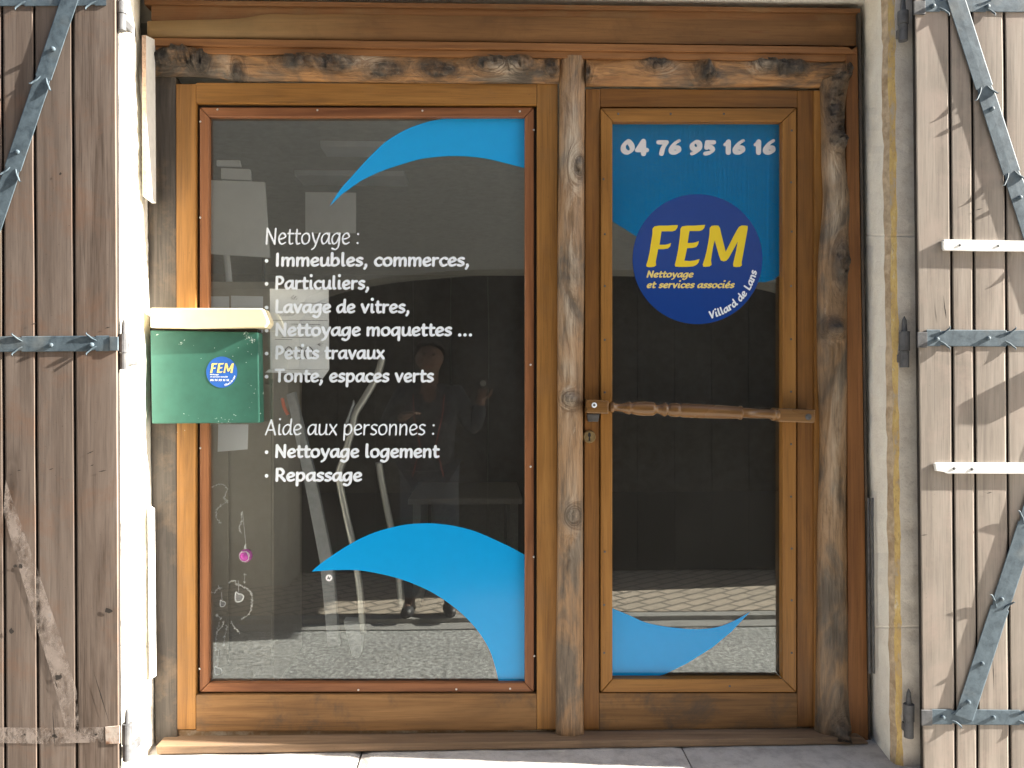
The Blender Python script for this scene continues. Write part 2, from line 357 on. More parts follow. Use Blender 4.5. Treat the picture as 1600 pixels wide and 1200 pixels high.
# ------------------------------------------------------------------ lettering: a broad-pen stroke alphabet
BOWL = "c .67,.86 .42,1 .13,.78 .04,.38 .18,.02 .42,.12 .6,.5 .67,.8"
FONT = {
 'a': (.84, BOWL, "c .68,1 .66,.4 .69,.06 .82,.03"), 'b': (.82, "l .1,1.45 .1,.1", "c .1,.12 .34,0 .62,.2 .68,.62 .52,.97 .28,.9 .12,.6"),
 'c': (.64, "c .6,.9 .36,1 .1,.75 .05,.4 .2,.05 .42,0 .6,.12"), 'd': (.86, BOWL, "c .69,1.45 .67,.9 .67,.3 .7,.05 .82,.03"),
 'e': (.72, "c .07,.46 .36,.5 .62,.7 .45,1 .18,.9 .05,.5 .17,.08 .4,0 .64,.14"), 'g': (.84, BOWL, "c .68,1 .67,.3 .6,-.25 .36,-.45 .08,-.36"),
 'i': (.36, "c .14,1 .13,.4 .17,.04 .3,.03", "d .16,1.38"), 'l': (.38, "c .14,1.45 .13,.5 .17,.04 .3,.03"),
 'm': (1.24, "l .1,0 .1,1", "c .1,.6 .3,.95 .48,.97 .57,.7 .57,0", "c .57,.6 .77,.95 .95,.97 1.04,.7 1.04,0"),
 'n': (.82, "l .1,0 .1,1", "c .1,.6 .32,.95 .53,.97 .63,.7 .63,0"), 'o': (.82, "o .38,1 .12,.82 .05,.46 .15,.1 .37,0 .62,.16 .7,.52 .62,.88"),
 'p': (.84, "l .1,-.45 .1,1", "c .1,.66 .34,.99 .6,.92 .7,.52 .56,.1 .32,0 .12,.12"), 'q': (.84, BOWL, "l .68,1 .67,-.45"),
 'r': (.56, "l .1,0 .1,1", "c .1,.6 .26,.92 .5,.96"), 's': (.6, "c .52,.92 .3,1 .1,.84 .16,.6 .42,.42 .5,.18 .3,0 .06,.06"),
 't': (.54, "c .2,1.28 .18,.5 .23,.06 .36,0 .5,.06", "l .04,.97 .5,.97"), 'u': (.84, "c .1,1 .09,.4 .15,.06 .34,0 .56,.2 .67,.6", "c .68,1 .66,.4 .69,.06 .8,.03"),
 'v': (.74, "l .06,1 .34,0", "l .34,0 .66,1"), 'x': (.74, "l .08,1 .64,0", "l .64,1 .06,0"),
 'y': (.78, "c .07,1 .2,.5 .38,.06", "c .7,1 .52,.4 .32,-.25 .06,-.45"),
 'N': (1.05, "l .1,0 .12,1.38", "l .12,1.38 .82,0", "l .82,0 .84,1.38"), 'A': (.96, "l .03,0 .44,1.38", "l .44,1.38 .84,0", "l .2,.46 .7,.46"),
 'I': (.4, "l .16,0 .16,1.38"), 'P': (.84, "l .12,0 .12,1.38", "c .12,1.36 .46,1.38 .68,1.08 .5,.66 .14,.6"),
 'L': (.68, "l .12,1.38 .12,0", "l .12,0 .62,0"), 'T': (.76, "l .0,1.38 .74,1.38", "l .37,1.38 .37,0"),
 'R': (.92, "l .12,0 .12,1.38", "c .12,1.36 .46,1.38 .68,1.08 .5,.7 .14,.66", "l .4,.66 .8,0"), 'V': (.9, "l .04,1.38 .4,0", "l .4,0 .8,1.38"),
 'F': (.75, "l .12,0 .12,1.38", "l .12,1.38 .66,1.38", "l .12,.72 .56,.72"), 'E': (.78, "l .12,0 .12,1.38", "l .12,1.38 .66,1.38", "l .12,.72 .56,.72", "l .12,0 .68,0"),
 'M': (1.2, "l .06,0 .2,1.38", "l .2,1.38 .56,.1", "l .56,.1 .94,1.38", "l .94,1.38 1.02,0"),
 '0': (.94, "o .42,1.38 .14,1.1 .06,.68 .14,.25 .42,0 .7,.25 .78,.68 .7,1.1"), '4': (.92, "l .5,1.38 .06,.36", "l .06,.36 .84,.36", "l .56,1.38 .58,-.1"),
 '7': (.82, "l .08,1.3 .74,1.3", "c .74,1.3 .46,.7 .34,-.1"), '6': (.9, "c .74,1.44 .4,1.2 .12,.66 .16,.12 .44,0 .7,.24 .66,.66 .42,.72 .2,.5"),
 '9': (.9, "c .1,-.1 .46,.12 .72,.66 .68,1.2 .4,1.32 .14,1.1 .18,.66 .42,.58 .64,.8"), '5': (.86, "l .78,1.3 .26,1.3", "l .26,1.3 .2,.76", "c .2,.74 .5,.82 .68,.4 .5,.0 .1,-.1"),
 '1': (.56, "l .04,1.1 .32,1.34", "l .32,1.34 .32,0"), '3': (.8, "c .1,1.2 .4,1.38 .66,1.1 .36,.72", "c .36,.72 .7,.5 .5,.02 .06,.1"), '8': (.8, "o .4,1.38 .12,1.1 .38,.75 .7,.35 .4,0 .08,.35 .4,.72 .66,1.1"),
 '€': (.8, "c .7,1.2 .4,1.3 .14,.7 .4,.05 .7,.15", "l .02,.82 .5,.82", "l .02,.56 .46,.56"),
 ',': (.34, "c .16,.1 .17,-.08 .05,-.3"), ':': (.4, "d .16,.1", "d .16,.86"), '.': (.36, "d .14,.08"), ' ': (.36,), '…': (1.5, "d .14,.08", "d .62,.08", "d 1.1,.08"),
}
FONT['é'] = (FONT['e'][0],) + FONT['e'][1:] + ("l .34,1.2 .52,1.45",)
def yfix(y, hw):
    A = [(-.45, -.45 + hw), (0, hw), (1, 1 - hw), (1.38, 1.38 - hw), (1.45, 1.45 - hw)]
    for (a, b), (c, d) in zip(A, A[1:]):
        if y <= c: return b + (y - a) / (c - a) * (d - b)
    return y - hw
def lay_text(txt, wt, con=.35, nib=R(35), track=0.0, slant=0.0):
    """list of flat polygons (in x-heights) and the total advance"""
    hw = wt / 2; polys = []; X = 0.0; xmax = 0
    for ch in txt:
        g = FONT[ch]
        for s in g[1:]:
            kind, *rest = s.split(' ')
            pts = [tuple(map(float, q.split(','))) for q in rest]
            pts = [(X + hw + x, yfix(y, hw) if kind != 'd' else y + (hw * .6 if y < .2 else 0)) for x, y in pts]
            if kind == 'd':
                cx, cy = pts[0]; r = max(hw * 1.15, .085)
                polys.append([(cx + r * math.cos(a * math.pi / 8), cy + r * math.sin(a * math.pi / 8)) for a in range(16)]); xmax = max(xmax, cx + r); continue
            closed = kind == 'o'
            if kind in 'co': pts = catmull(pts, 6, closed)
            if closed: pts = pts + [pts[0]]
            L, Rr = [], []; n = len(pts); first = last = None
            for i in range(n):
                a = pts[max(i - 1, 0)]; b = pts[min(i + 1, n - 1)]
                if closed and i in (0, n - 1): a, b = pts[-2], pts[1]
                dx, dy = b[0] - a[0], b[1] - a[1]; l = math.hypot(dx, dy) or 1e-6
                h = hw * (1 - con + con * abs(math.sin(math.atan2(dy, dx) - nib)))
                nx, ny = -dy / l * h, dx / l * h
                L.append((pts[i][0] + nx, pts[i][1] + ny)); Rr.append((pts[i][0] - nx, pts[i][1] - ny))
                if i == 0: first = (pts[i], h)
                if i == n - 1: last = (pts[i], h)
            for i in range(n - 1): polys.append(('q', L[i], L[i + 1], Rr[i + 1], Rr[i]))
            if not closed:
                for (c, h) in (first, last):
                    polys.append([(c[0] + h * math.cos(a * math.pi / 6), c[1] + h * math.sin(a * math.pi / 6)) for a in range(12)])
            xmax = max(xmax, max(p[0] for p in L + Rr))
        X += g[0] * (.97 if wt < .2 else .93) + hw * 1.1 + track
    if slant: polys = [([q[0]] if q[0] == 'q' else []) + [(x + y * slant, y) for x, y in (q[1:] if q[0] == 'q' else q)] for q in polys]
    return polys, xmax
def text_bm(txt, x0, x1, base, xh, y, wt, slant=0.0, con=.35, bm=None, warp=None, bullet=None):
    polys, wid = lay_text(txt, wt, con, slant=slant)
    sx = (x1 - x0) / (wid + slant * .7); own = bm is None
    if own: bm = bmesh.new()
    stp = 0
    for q in polys:
        if q[0] == 'q': q = q[1:]
        stp = (stp + 1) % 48; dep = .000012 * stp
        pp = [(x0 + a * sx, base - b * xh) for a, b in q]
        if warp: pp = [warp(a, b) for a, b in pp]
        try: bm.faces.new([bm.verts.new(P(a, b, y - dep)) for a, b in pp])
        except ValueError: pass
    if bullet:
        bx, by, br = bullet
        bm.faces.new([bm.verts.new(P(bx + br * math.cos(a * math.pi / 10), by + br * math.sin(a * math.pi / 10), y)) for a in range(20)])
    return bm
from mathutils.geometry import tessellate_polygon
def flat(bm, pts, y, thick=0):
    """a thin flat film cut to a photo-pixel outline in the plane y"""
    vs_ = [bm.verts.new(P(a, b, y)) for a, b in pts]
    for t in tessellate_polygon([[Vector((a, b, 0)) for a, b in pts]]):
        try: bm.faces.new([vs_[i] for i in t])
        except ValueError: pass

# ================================================================== SETTING: street
bm = bmesh.new(); box(bm, (-40, -30, -.3), (60, 30, 0)); struct(obj('road', bm, MT['asphalt']))
bm = bmesh.new(); box(bm, (-40, -2.80, .004), (40, -2.70, .036), 0, .005); struct(obj('kerb', bm, MT['kerb']))
bm = bmesh.new(); box(bm, (-40, -5.0, .004), (40, -2.801, .040)); struct(obj('pavement', bm, MT['pavers']))
bm = bmesh.new(); box(bm, (-40, -2.699, .003), (40, -2.56, .008)); struct(obj('gutter', bm, MT['kerb']))
bm = bmesh.new(); box(bm, (-40, -1.15, .004), (40, -.2, .12), 0, .01); struct(obj('near_pavement', bm, MT['kerb']))

# opposite building with a wide dark archway (seen reflected in the panes)
OY = -3.60
opp = thing('opposite_building', 'rendered house across the street with a wide dark archway, mirrored in the panes', 'building', (0, OY, 0))
XL, XR, ZS, ZT = -1.46, 2.75, 2.05, 2.42
def archz(x): t = (x - XL) / (XR - XL) * 2 - 1; return ZS + (ZT - ZS) * math.sqrt(max(0, 1 - abs(t) ** 2.6))
bm = bmesh.new(); H = 5.2
box(bm, (-14, OY - .5, 0), (XL, OY, H)); box(bm, (XR, OY - .5, 0), (3.45, OY, H))
N_ = 28
for i in range(N_):
    xa = XL + (XR - XL) * i / N_; xb = XL + (XR - XL) * (i + 1) / N_
    fr = [Vector((xa, OY, archz(xa))), Vector((xb, OY, archz(xb))), Vector((xb, OY, H)), Vector((xa, OY, H))]
    prism(bm, fr, [Vector((p.x, OY - .5, p.z)) for p in fr])
bmesh.ops.remove_doubles(bm, verts=bm.verts, dist=1e-5)
obj('wall', bm, MT['facade'], opp)
bm = bmesh.new()
for i in range(14):
    xa = XL + (XR - XL) * i / 14; box(bm, (xa + .004, OY - .44, .05), (xa + (XR - XL) / 14 - .004, OY - .38, ZT + .1), 0, .004)
obj('garage_door', bm, MT['garage'], opp)
bm = bmesh.new(); box(bm, (3.2, OY + .001, 2.25), (3.36, OY + .72, 3.75), 0, .01); obj('added_shade_box', bm, MT['facade'], opp)  # unseen box added to throw shade on the person in the street
bm = bmesh.new(); box(bm, (-14.2, OY - 4, H + .002), (3.6, OY + .12, H + .22)); obj('roof', bm, MT['facade'], opp)
bm = bmesh.new(); box(bm, (-14, OY - 4, 0), (-13.5, OY - .5, H)); box(bm, (2.95, OY - 4, 0), (3.45, OY - .5, H)); box(bm, (-14, OY - 4.3, 0), (3.45, OY - 4, H)); obj('side_wall', bm, MT['facade'], opp)

# ================================================================== SHOP BUILDING
YW = -.20                                       # front of the stone wall
shop = thing('shop_building', 'whitewashed stone house front framing the shop window and door', 'building', (.2, YW, 0))
LEFT_BACK = [(-100, 217), (60, 219.5), (320, 233), (500, 237), (800, 240), (1400, 246)]
def jamb(name, top, bot, outer_x, side):
    """top/bot: photo x of (back edge, reveal corner, face corner) at py=-60 and py=1260"""
    bm = bmesh.new(); rows = []
    pys = [-60 + i * 12 for i in range(111)]
    grooves = {368, 980} if side > 0 else {410, 1010}
    for g in grooves: pys += [g - 2.5, g, g + 2.5]
    pys = sorted(pys)
    for py in pys:
        t = (py + 60) / 1320; q = [a + (b - a) * t for a, b in zip(top, bot)]
        if side < 0:
            for (pa, qa), (pb, qb) in zip(LEFT_BACK, LEFT_BACK[1:]):
                if pa <= py <= pb: q[0] = qa + (qb - qa) * (py - pa) / (pb - pa)
        gd = .0025 if py in grooves else 0.0
        nz = lambda s, a=1.0: (noise.noise(Vector((s, py * .02, 1.3))) + .6 * noise.noise(Vector((s, py * .09, 5)))) * a
        prof = []
        p = P(q[0], py, .03); prof.append(Vector((p.x + nz(1, .003), .03, p.z)))
        for f in (.33, .66):
            y = .03 + (YW + .03 - .03) * f; p = P(q[0] + (q[1] - q[0]) * f, py, y); prof.append(Vector((p.x + nz(2 + f, .004) + gd * side, y, p.z)))
        p = P(q[1], py, YW + .035); prof.append(Vector((p.x + nz(3, .005) + gd * side, YW + .035 + nz(4, .004), p.z)))
        p = P((q[1] + q[2]) / 2, py, YW + .010); prof.append(Vector((p.x + nz(5, .005), YW + .010 + gd + nz(6, .004), p.z)))
        p = P(q[2], py, YW); prof.append(Vector((p.x + nz(7, .005), YW + gd + nz(8, .003), p.z)))
        for f in (.3, 1):
            z = prof[-1].z; prof.append(Vector((prof[5].x + side * f * .12, YW + gd + nz(9 + f, .003), z)))
        rows.append([bm.verts.new(v) for v in prof])
    for r0, r1 in zip(rows, rows[1:]):
        for i in range(len(r0) - 1):
            f = bm.faces.new((r0[i], r0[i + 1], r1[i + 1], r1[i]))
            f.material_index = (1 if i == 4 else (3 if i == 3 else (2 if i > 4 else 0))) if side > 0 else (1 if i == 4 else 0)
    return obj(name, bm, None, shop, smooth=False, mats=[MT['stone'], MT['ochre'] if side > 0 else MT['flake'], MT['stone_face'] if side > 0 else MT['stone'], MT['rusty_stone']])
jamb('stone_jamb', (1342, 1376, 1397), (1357, 1392, 1411), 1, 1)
jamb('stone_jamb', (216, 208, 185), (246, 213, 190), 1, -1)
# wall beyond the jambs, lintel, wall above, sides
xl = P(190, 600, YW).x - .1; xr = P(1404, 600, YW).x + .1
bm = bmesh.new(); box(bm, (-12, YW + .004, 0), (xl, .3, 5)); box(bm, (xr, YW + .004, 0), (14, .3, 5)); zt = P(800, 6, .0).z
box(bm, (xl + .0005, YW + .003, zt + .05), (xr - .0005, .3, 5)); box(bm, (xl + .0005, YW + .03, 0), (xr - .0005, .28, .36)); obj('wall', bm, MT['render'], shop)
bm = bmesh.new()
fr = [P(206, -3, .03), P(1352, 14, .03), P(1352, -30, .03), P(206, -30, .03)]
prism(bm, [Vector((p.x + (-.02 if i in (0, 3) else .06), YW + .001, p.z)) for i, p in enumerate(fr)], [Vector((p.x + (-.02 if i in (0, 3) else .06), .032, p.z)) for i, p in enumerate(fr)], 0, .004)
obj('lintel', bm, MT['stone'], shop)
# stone sill: two slabs with a joint
def sillpart(xa, xb):
    bm = bmesh.new()
    za = P(xa, 1181, -.06).z if xa < 800 else P(xa, 1168, -.06).z
    za = P(245, 1180, -.06).z + (P(1345, 1163, -.06).z - P(245, 1180, -.06).z) * (xa - 245) / 1100
    zb = P(245, 1180, -.06).z + (P(1345, 1163, -.06).z - P(245, 1180, -.06).z) * (xb - 245) / 1100
    x0 = P(xa, 1180, -.05).x; x1 = P(xb, 1180, -.05).x
    nx, ny = max(4, int((x1 - x0) / .03)), 14; gr = []
    for j in range(ny + 1):
        y = -.36 + (.04 + .36) * j / ny; row = []
        for i in range(nx + 1):
            t = i / nx; x = x0 + (x1 - x0) * t; z = za + (zb - za) * t - .0015 + (y + .06) * .03
            e = min(i, nx - i); z -= .006 if e == 0 else 0
            if j == 0: z -= .012
            z += noise.noise(Vector((x * 9, y * 9, 2))) * .003 + noise.noise(Vector((x * 40, y * 40, 7))) * .0012
            row.append(bm.verts.new((x, y, z)))
        gr.append(row)
    for j in range(ny):
        for i in range(nx): bm.faces.new((gr[j][i], gr[j][i + 1], gr[j + 1][i + 1], gr[j + 1][i]))
    ring = gr[0] + [r[-1] for r in gr[1:]] + gr[-1][-2::-1] + [r[0] for r in gr[-2:0:-1]]
    low = [bm.verts.new((v.co.x, v.co.y, .2)) for v in ring]
    for i in range(len(ring)): bm.faces.new((ring[i], ring[(i + 1) % len(ring)], low[(i + 1) % len(ring)], low[i]))
    return obj('sill_stone', bm, MT['sill'], shop)
sillpart(120, 563.5); sillpart(566, 1064); sillpart(1066, 1460)
# interior shell
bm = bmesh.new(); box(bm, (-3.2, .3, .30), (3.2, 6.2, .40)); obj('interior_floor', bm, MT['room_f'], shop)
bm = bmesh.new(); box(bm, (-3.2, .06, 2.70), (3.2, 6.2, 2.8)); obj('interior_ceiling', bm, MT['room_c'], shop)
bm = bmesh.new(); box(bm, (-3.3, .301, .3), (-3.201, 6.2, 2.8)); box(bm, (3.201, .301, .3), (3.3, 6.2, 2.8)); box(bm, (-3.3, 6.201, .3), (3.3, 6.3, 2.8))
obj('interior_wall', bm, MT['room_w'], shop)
# iron pintles set in the stone
def pintle(px, pt, pb, side):
    bm = bmesh.new(); y = YW - .022; c = lambda py: P(px, py, y); mid = (pt * .55 + pb * .45)
    r = 8 * M1(px, y)
    tube(bm, [c(pt + 24), c(pb - 26)], r, 16); tube(bm, [c(pb - 25.5), c(pb)], r * .86, 16)
    tube(bm, [c(pt), c(pt + 6), c(pt + 25)], [.001, r * .4, r * .55], 12)
    p = c(pb - 14); box(bm, (p.x - r * .7, y, p.z - .012), (p.x + r * .7, YW + .05, p.z + .012), 0, .002)
    obj('hinge_pintle', bm, MT['iron_d'], shop, smooth=False)
pintle(1411, -6, 64, 1); pintle(1413, 494, 574, 1); pintle(1420, 1076, 1152, 1)
pintle(190, -20, 48, -1); pintle(194, 498, 577, -1); pintle(199, 1106, 1188, -1)
# slot channel on the right reveal, rails on the left reveal
bm = bmesh.new()
for dx in (0, 6):
    p0, p1 = P(1357 + dx, 778, -.045 - dx * .004), P(1359 + dx, 1052, -.045 - dx * .004); tube(bm, [p0, p1], .004, 8)
obj('metal_channel', bm, MT['iron_d'], shop)
bm = bmesh.new(); fr = [P(228, 55, -.11), P(242.5, 62, -.03), P(244, 318, -.03), P(229, 306, -.11)]
dx = Vector((-.012, 0, 0)); prism(bm, [fr[0], fr[1], fr[2], fr[3]], [p + dx for p in fr], 0, .001)
for f in bm.faces:
    cs = f.calc_center_median(); 
    if cs.y < -.105: f.material_index = 1
obj('reveal_board', bm, None, shop, mats=[MT['white_paint'], MT['terra']])
bm = bmesh.new(); fr = [P(236, 790, -.07), P(242, 794, -.02), P(244.5, 1056, -.02), P(238.5, 1060, -.07)]
prism(bm, fr, [p + Vector((-.010, 0, 0)) for p in fr], 0, .002); obj('reveal_rail', bm, MT['white_paint'], shop)

# ================================================================== TIMBER SURROUND (fixed frame)
fr_t = thing('timber_surround', 'brown timber shopfront surround with knotty peeled log beam and posts', 'shopfront frame', P(800, 1165, 0))
def live_edge():
    m_ = wood('pale_to_brown_live_edge', (.135, .066, .024), (.215, .105, .040), (.27, .14, .056), 'X', .6, blotch=.5, scale=.6, stain=(.10, .05, .02), stain_amt=.6)
    m = NB.__new__(NB); m.m = m_; m.t = m_.node_tree; m.b = m.t.nodes["Principled BSDF"]
    src = m.b.inputs["Base Color"].links[0].from_socket
    x = m.n("SeparateXYZ", Vector=m.n("TexCoord").outputs["Object"]).outputs[0]
    f = m.math('ADD', x, m.math('MULTIPLY', m.noise(m.co((1.5, 8, 8)), 2.0, 5, .6), .5))
    m.bs(Base_Color=m.mix(m.ramp(m.n("MapRange", i0=f, i1=-.75, i2=.05, i3=0.0, i4=1.0).outputs[0], [(.1, .8), (.75, 0.0)]), src, m.mix(.5, src, (.42, .30, .14))))
    return m_
# transom: upper capping, board, live-edge slab at its left end, mouldings
slab('transom_board', [(236, 6), (1338, 19), (1338, 71), (236, 62)], -.012, .05, 'trans_h', fr_t)
slab('capping_strip', [(225, -1), (1345, 13), (1345, 20), (225, 6.5)], -.020, .05, 'trans_h', fr_t, .002)
bm = bmesh.new()
top = catmull([(230, 33), (300, 31), (372, 29), (420, 22), (470, 23), (520, 22), (600, 23.5), (700, 24.5), (800, 25.5), (1000, 28), (1200, 31), (1336, 32.5)], 8)
bot = [(x, 58.5 + (x - 230) * .0117) for x, _ in top]
gr = []
for (tx, ty), (bx, by) in zip(top, bot):
    row = []
    for k in range(7):
        t = k / 6; prof = math.sin(math.pi * min(1, max(0, t * .9 + .02))) ** .6 * .020 * (1 if tx < 560 else max(.0, 1 - (tx - 560) / 500))
        row.append(bm.verts.new(P(tx, ty + (by - ty) * t, -.013 - prof + noise.noise(Vector((tx * .02, t * 3, 0))) * .002)))
    gr.append(row)
for a, b in zip(gr, gr[1:]):
    for k in range(6): bm.faces.new((a[k], b[k], b[k + 1], a[k + 1]))
obj('live_edge_slab', bm, live_edge(), fr_t, smooth=True)
slab('moulding', [(240, 59), (1325, 73), (1340, 84), (240, 71)], -.034, .03, 'mould_h', fr_t, .003)
slab('moulding', [(241, 71.8), (1336, 84.8), (1318, 96), (241, 83)], -.026, .03, 'mould_h', fr_t, .003)
slab('plain_post', [(1322, 84), (1340, 72), (1357, 1161), (1326, 1161)], -.030, .05, 'post_v', fr_t, .003)
slab('edge_strip', [(1340.6, 20), (1345, 20), (1361, 1165), (1357.6, 1165)], -.028, .05, 'greypost', fr_t, .002)
slab('grey_post', [(228, 60), (275, 122), (277, 1166), (243, 1176)], .004, .06, 'greypost', fr_t, .003)
# rustic logs
def log(name, path, mat, yc, depth, knots=(), pales=(), axis='Z', n=150, seg=22, rough=1.0, sd=0.0):
    """path: (px,py,half width px); knots: (along 0..1, around -1..1, size, height)"""
    bm = bmesh.new(); lay = bm.verts.layers.float.new("knot"); lap = bm.verts.layers.float.new("pale"); path = catmull(path, max(2, n // (len(path) - 1))); rings = []
    m = len(path)
    for i, (px, py, hw) in enumerate(path):
        t = i / (m - 1); c = P(px, py, yc); r = hw * M1(px, yc); ring = []
        for k in range(seg + 1):
            a = math.pi * (-.08 + 1.16 * k / seg); ca, sa = math.cos(a), math.sin(a)
            cc = math.copysign(abs(ca) ** .8, ca)
            vv = noise.noise(Vector((t * 9 + sd, ca * 1.3, sa * 1.3))) * .10 + noise.noise(Vector((t * 34 + sd, ca * 3, sa * 3))) * .07 + noise.noise(Vector((t * 16 + sd, ca * 11, sa * 9))) * .07 + abs(noise.noise(Vector((t * 70 + sd, ca * 6, sa * 6)))) * .04
            kk = 0
            for (ka, kr, ks, kh) in knots:
                d = math.hypot((t - ka) / ks, (-cc - kr) / .9)
                if d < 1.6:
                    g = math.exp(-d * d * 2.2); kk = max(kk, min(1, g * 1.6)); vv += kh * g * (1 + .8 * noise.noise(Vector((t * 60 + sd, ca * 5, 3)))) - .55 * g * abs(noise.noise(Vector((t * 95 + sd, ca * 7, 8))))
            vv *= rough
            e = 1 - .85 * abs(ca) ** 3
            w_ = r * (1 + vv * .35 * e)
            off = depth * (sa) * (1 + vv * 1.5)
            if axis == 'Z': v = bm.verts.new(c + Vector((-cc * w_, -off, 0)))
            else: v = bm.verts.new(c + Vector((0, -off, cc * w_)))
            v[lay] = kk; v[lap] = max([0] + [am * math.exp(-(((t - pa) / pt) ** 2 + ((-cc - pr_) / .55) ** 2)) for pa, pr_, pt, am in pales]); ring.append(v)
        rings.append(ring)
    for a, b in zip(rings, rings[1:]):
        for k in range(seg): bm.faces.new((a[k], a[k + 1], b[k + 1], b[k]))
    bm.faces.new(rings[0]); bm.faces.new(rings[-1][::-1])
    return obj(name, bm, MT[mat], fr_t, smooth=True)
log('peeled_log_beam', [(243, 97, 24), (300, 97, 24), (345, 98, 26), (380, 104, 25), (470, 105, 23), (600, 106, 24), (700, 108, 23), (800, 108, 23), (873, 110, 22)], 'log_h', .004, .026,
    [(.04, .0, .07, .5), (.10, -.3, .06, 1.0), (.165, .2, .05, .9), (.36, .5, .03, .2), (.50, -.1, .05, .9), (.555, .0, .05, .7), (.63, .3, .05, .3), (.73, .2, .06, .3), (.83, -.1, .05, .8), (.895, -.1, .05, .9), (.97, .1, .035, .6)], [(.3, .2, .05, .6), (.6, -.3, .03, .8), (.86, .3, .03, .8)], 'X', 260, sd=3)
log('peeled_log_beam', [(914, 113, 22), (1000, 113, 22), (1090, 114, 23), (1180, 114, 22), (1290, 116, 22), (1324, 118, 22)], 'log_h', .004, .026,
    [(.0, .3, .04, .4), (.25, -.5, .07, .6), (.42, .1, .04, 1.2), (.63, -.3, .06, .9), (.70, -.2, .05, .8), (.95, .0, .08, .8)], [(.3, .2, .05, .6), (.6, -.3, .03, .8), (.86, .3, .03, .8)], 'X', 180, sd=11)
log('peeled_log_post', [(894, 91, 20), (893, 250, 20), (892, 420, 21), (891, 600, 20), (891, 800, 20), (890, 1000, 21), (890, 1152, 22)], 'log_v', -.002, .027,
    [(.52, 0, .012, .5), (.67, .2, .018, .3), (.18, .5, .03, .3)], [(.16, -.1, .07, 1.2), (.27, .1, .08, 1.2), (.38, -.1, .06, .9), (.50, -.2, .06, .7), (.66, .1, .06, .5)], 'Z', 230, sd=21)
log('peeled_log_post', [(1303, 128, 22), (1300, 190, 17), (1302, 260, 18), (1306, 320, 20), (1300, 420, 22), (1300, 560, 23), (1301, 690, 20), (1299, 850, 22), (1300, 1000, 24), (1300, 1146, 27)], 'log_d', -.006, .036,
    [(.0, 0, .05, .9), (.07, -.2, .09, .25), (.14, .3, .09, .25), (.17, 0, .03, .9), (.44, .3, .05, .6), (.52, -.2, .014, .9), (.99, .2, .03, .8)], [(.24, -.3, .06, .9), (.34, -.2, .07, .8), (.66, -.1, .10, .6)], 'Z', 230, sd=37)
slab('threshold', [(243, 1166), (1345, 1152), (1357, 1160), (1357, 1163), (245, 1179)], -.062, .045, 'thresh', fr_t, .004)
slab('back_rail', [(276, 1141), (870, 1140), (870, 1160), (276, 1163)], .012, .06, 'peel_h', fr_t, .001)
slab('back_rail', [(912, 1140), (1284, 1137), (1284, 1156), (912, 1158)], .014, .06, 'peel_h', fr_t, .001)

# ================================================================== SHOP WINDOW
win = thing('shop_window', 'large fixed shop window with white lettering and two blue waves on its pane', 'window', P(572, 1140, 0))
YG = .030
slab('stile', [(275, 131), (306, 131), (306, 1140), (277, 1140)], 0, .055, 'frame_v', win)
slab('stile', [(839, 131), (871.5, 131), (870, 1140), (839, 1140)], 0, .055, 'frame_v', win)
slab('rail', [(306.4, 129), (838.6, 131), (838.6, 164), (306.4, 161)], .0012, .055, 'frame_h', win)
slab('rail', [(306.4, 1086), (838.6, 1084), (838.6, 1141), (306.4, 1143)], .0012, .055, 'low_h', win)
def bead(pts, mat, yf=.010, yb=.0295):
    bm = bmesh.new(); fr = [P(a, b, yf) for a, b in pts]
    prism(bm, fr, [Vector((p.x, yb, p.z)) for p in fr], 0, .004, 3); return bm
gx0, gx1, gy0, gy1 = 326.5, 820, 182.5, 1067
bx0, bx1, by0, by1 = 311.5, 834.5, 167.5, 1081.5
obj('glazing_bead', bead([(bx0, by0), (gx0, gy0), (gx0, gy1), (bx0, by1)], 0), MT['bead_v'], win)
obj('glazing_bead', bead([(gx1, gy0), (bx1, by0), (bx1, by1), (gx1, gy1)], 0), MT['bead_v'], win)
obj('glazing_bead', bead([(bx0 + .6, by0), (bx1 - .6, by0), (gx1 - .3, gy0), (gx0 + .3, gy0)], 0), MT['bead_h'], win)
obj('glazing_bead', bead([(gx0 + .3, gy1), (gx1 - .3, gy1), (bx1 - .6, by1), (bx0 + .6, by1)], 0), MT['bead_h'], win)
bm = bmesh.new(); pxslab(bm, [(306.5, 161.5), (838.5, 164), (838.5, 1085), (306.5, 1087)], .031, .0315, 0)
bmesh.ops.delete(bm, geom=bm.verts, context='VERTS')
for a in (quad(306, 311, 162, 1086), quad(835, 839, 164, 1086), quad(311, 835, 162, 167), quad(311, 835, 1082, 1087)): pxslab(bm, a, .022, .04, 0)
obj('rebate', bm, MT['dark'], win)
pane = None
bm = bmesh.new(); pxslab(bm, quad(gx0 - 6, gx1 + 6, gy0 - 6, gy1 + 6), YG, YG + .004, 0); pane = obj('pane', bm, MT['glass'], win)
nails = [(340, 171), (496, 172), (660, 173), (812, 174), (313, 340), (313, 190), (314, 545), (313, 700), (312, 1045), (834, 203), (829, 570), (829, 729), (834, 870), (835, 1025), (713, 1077), (797, 1076), (560, 1078)]
def nail(px, py, y, par, mat='steel', r=1.6):
    bm = bmesh.new(); p = P(px, py, y); rr = r * M1(px, y)
    tube(bm, [p + Vector((0, .001, 0)), p + Vector((0, -.0012, 0)), p + Vector((0, -.0020, 0))], [rr, rr, rr * .5], 10)
    return obj('nail', bm, MT[mat], par, smooth=False)
for a, b in nails: nail(a, b, .010, win)
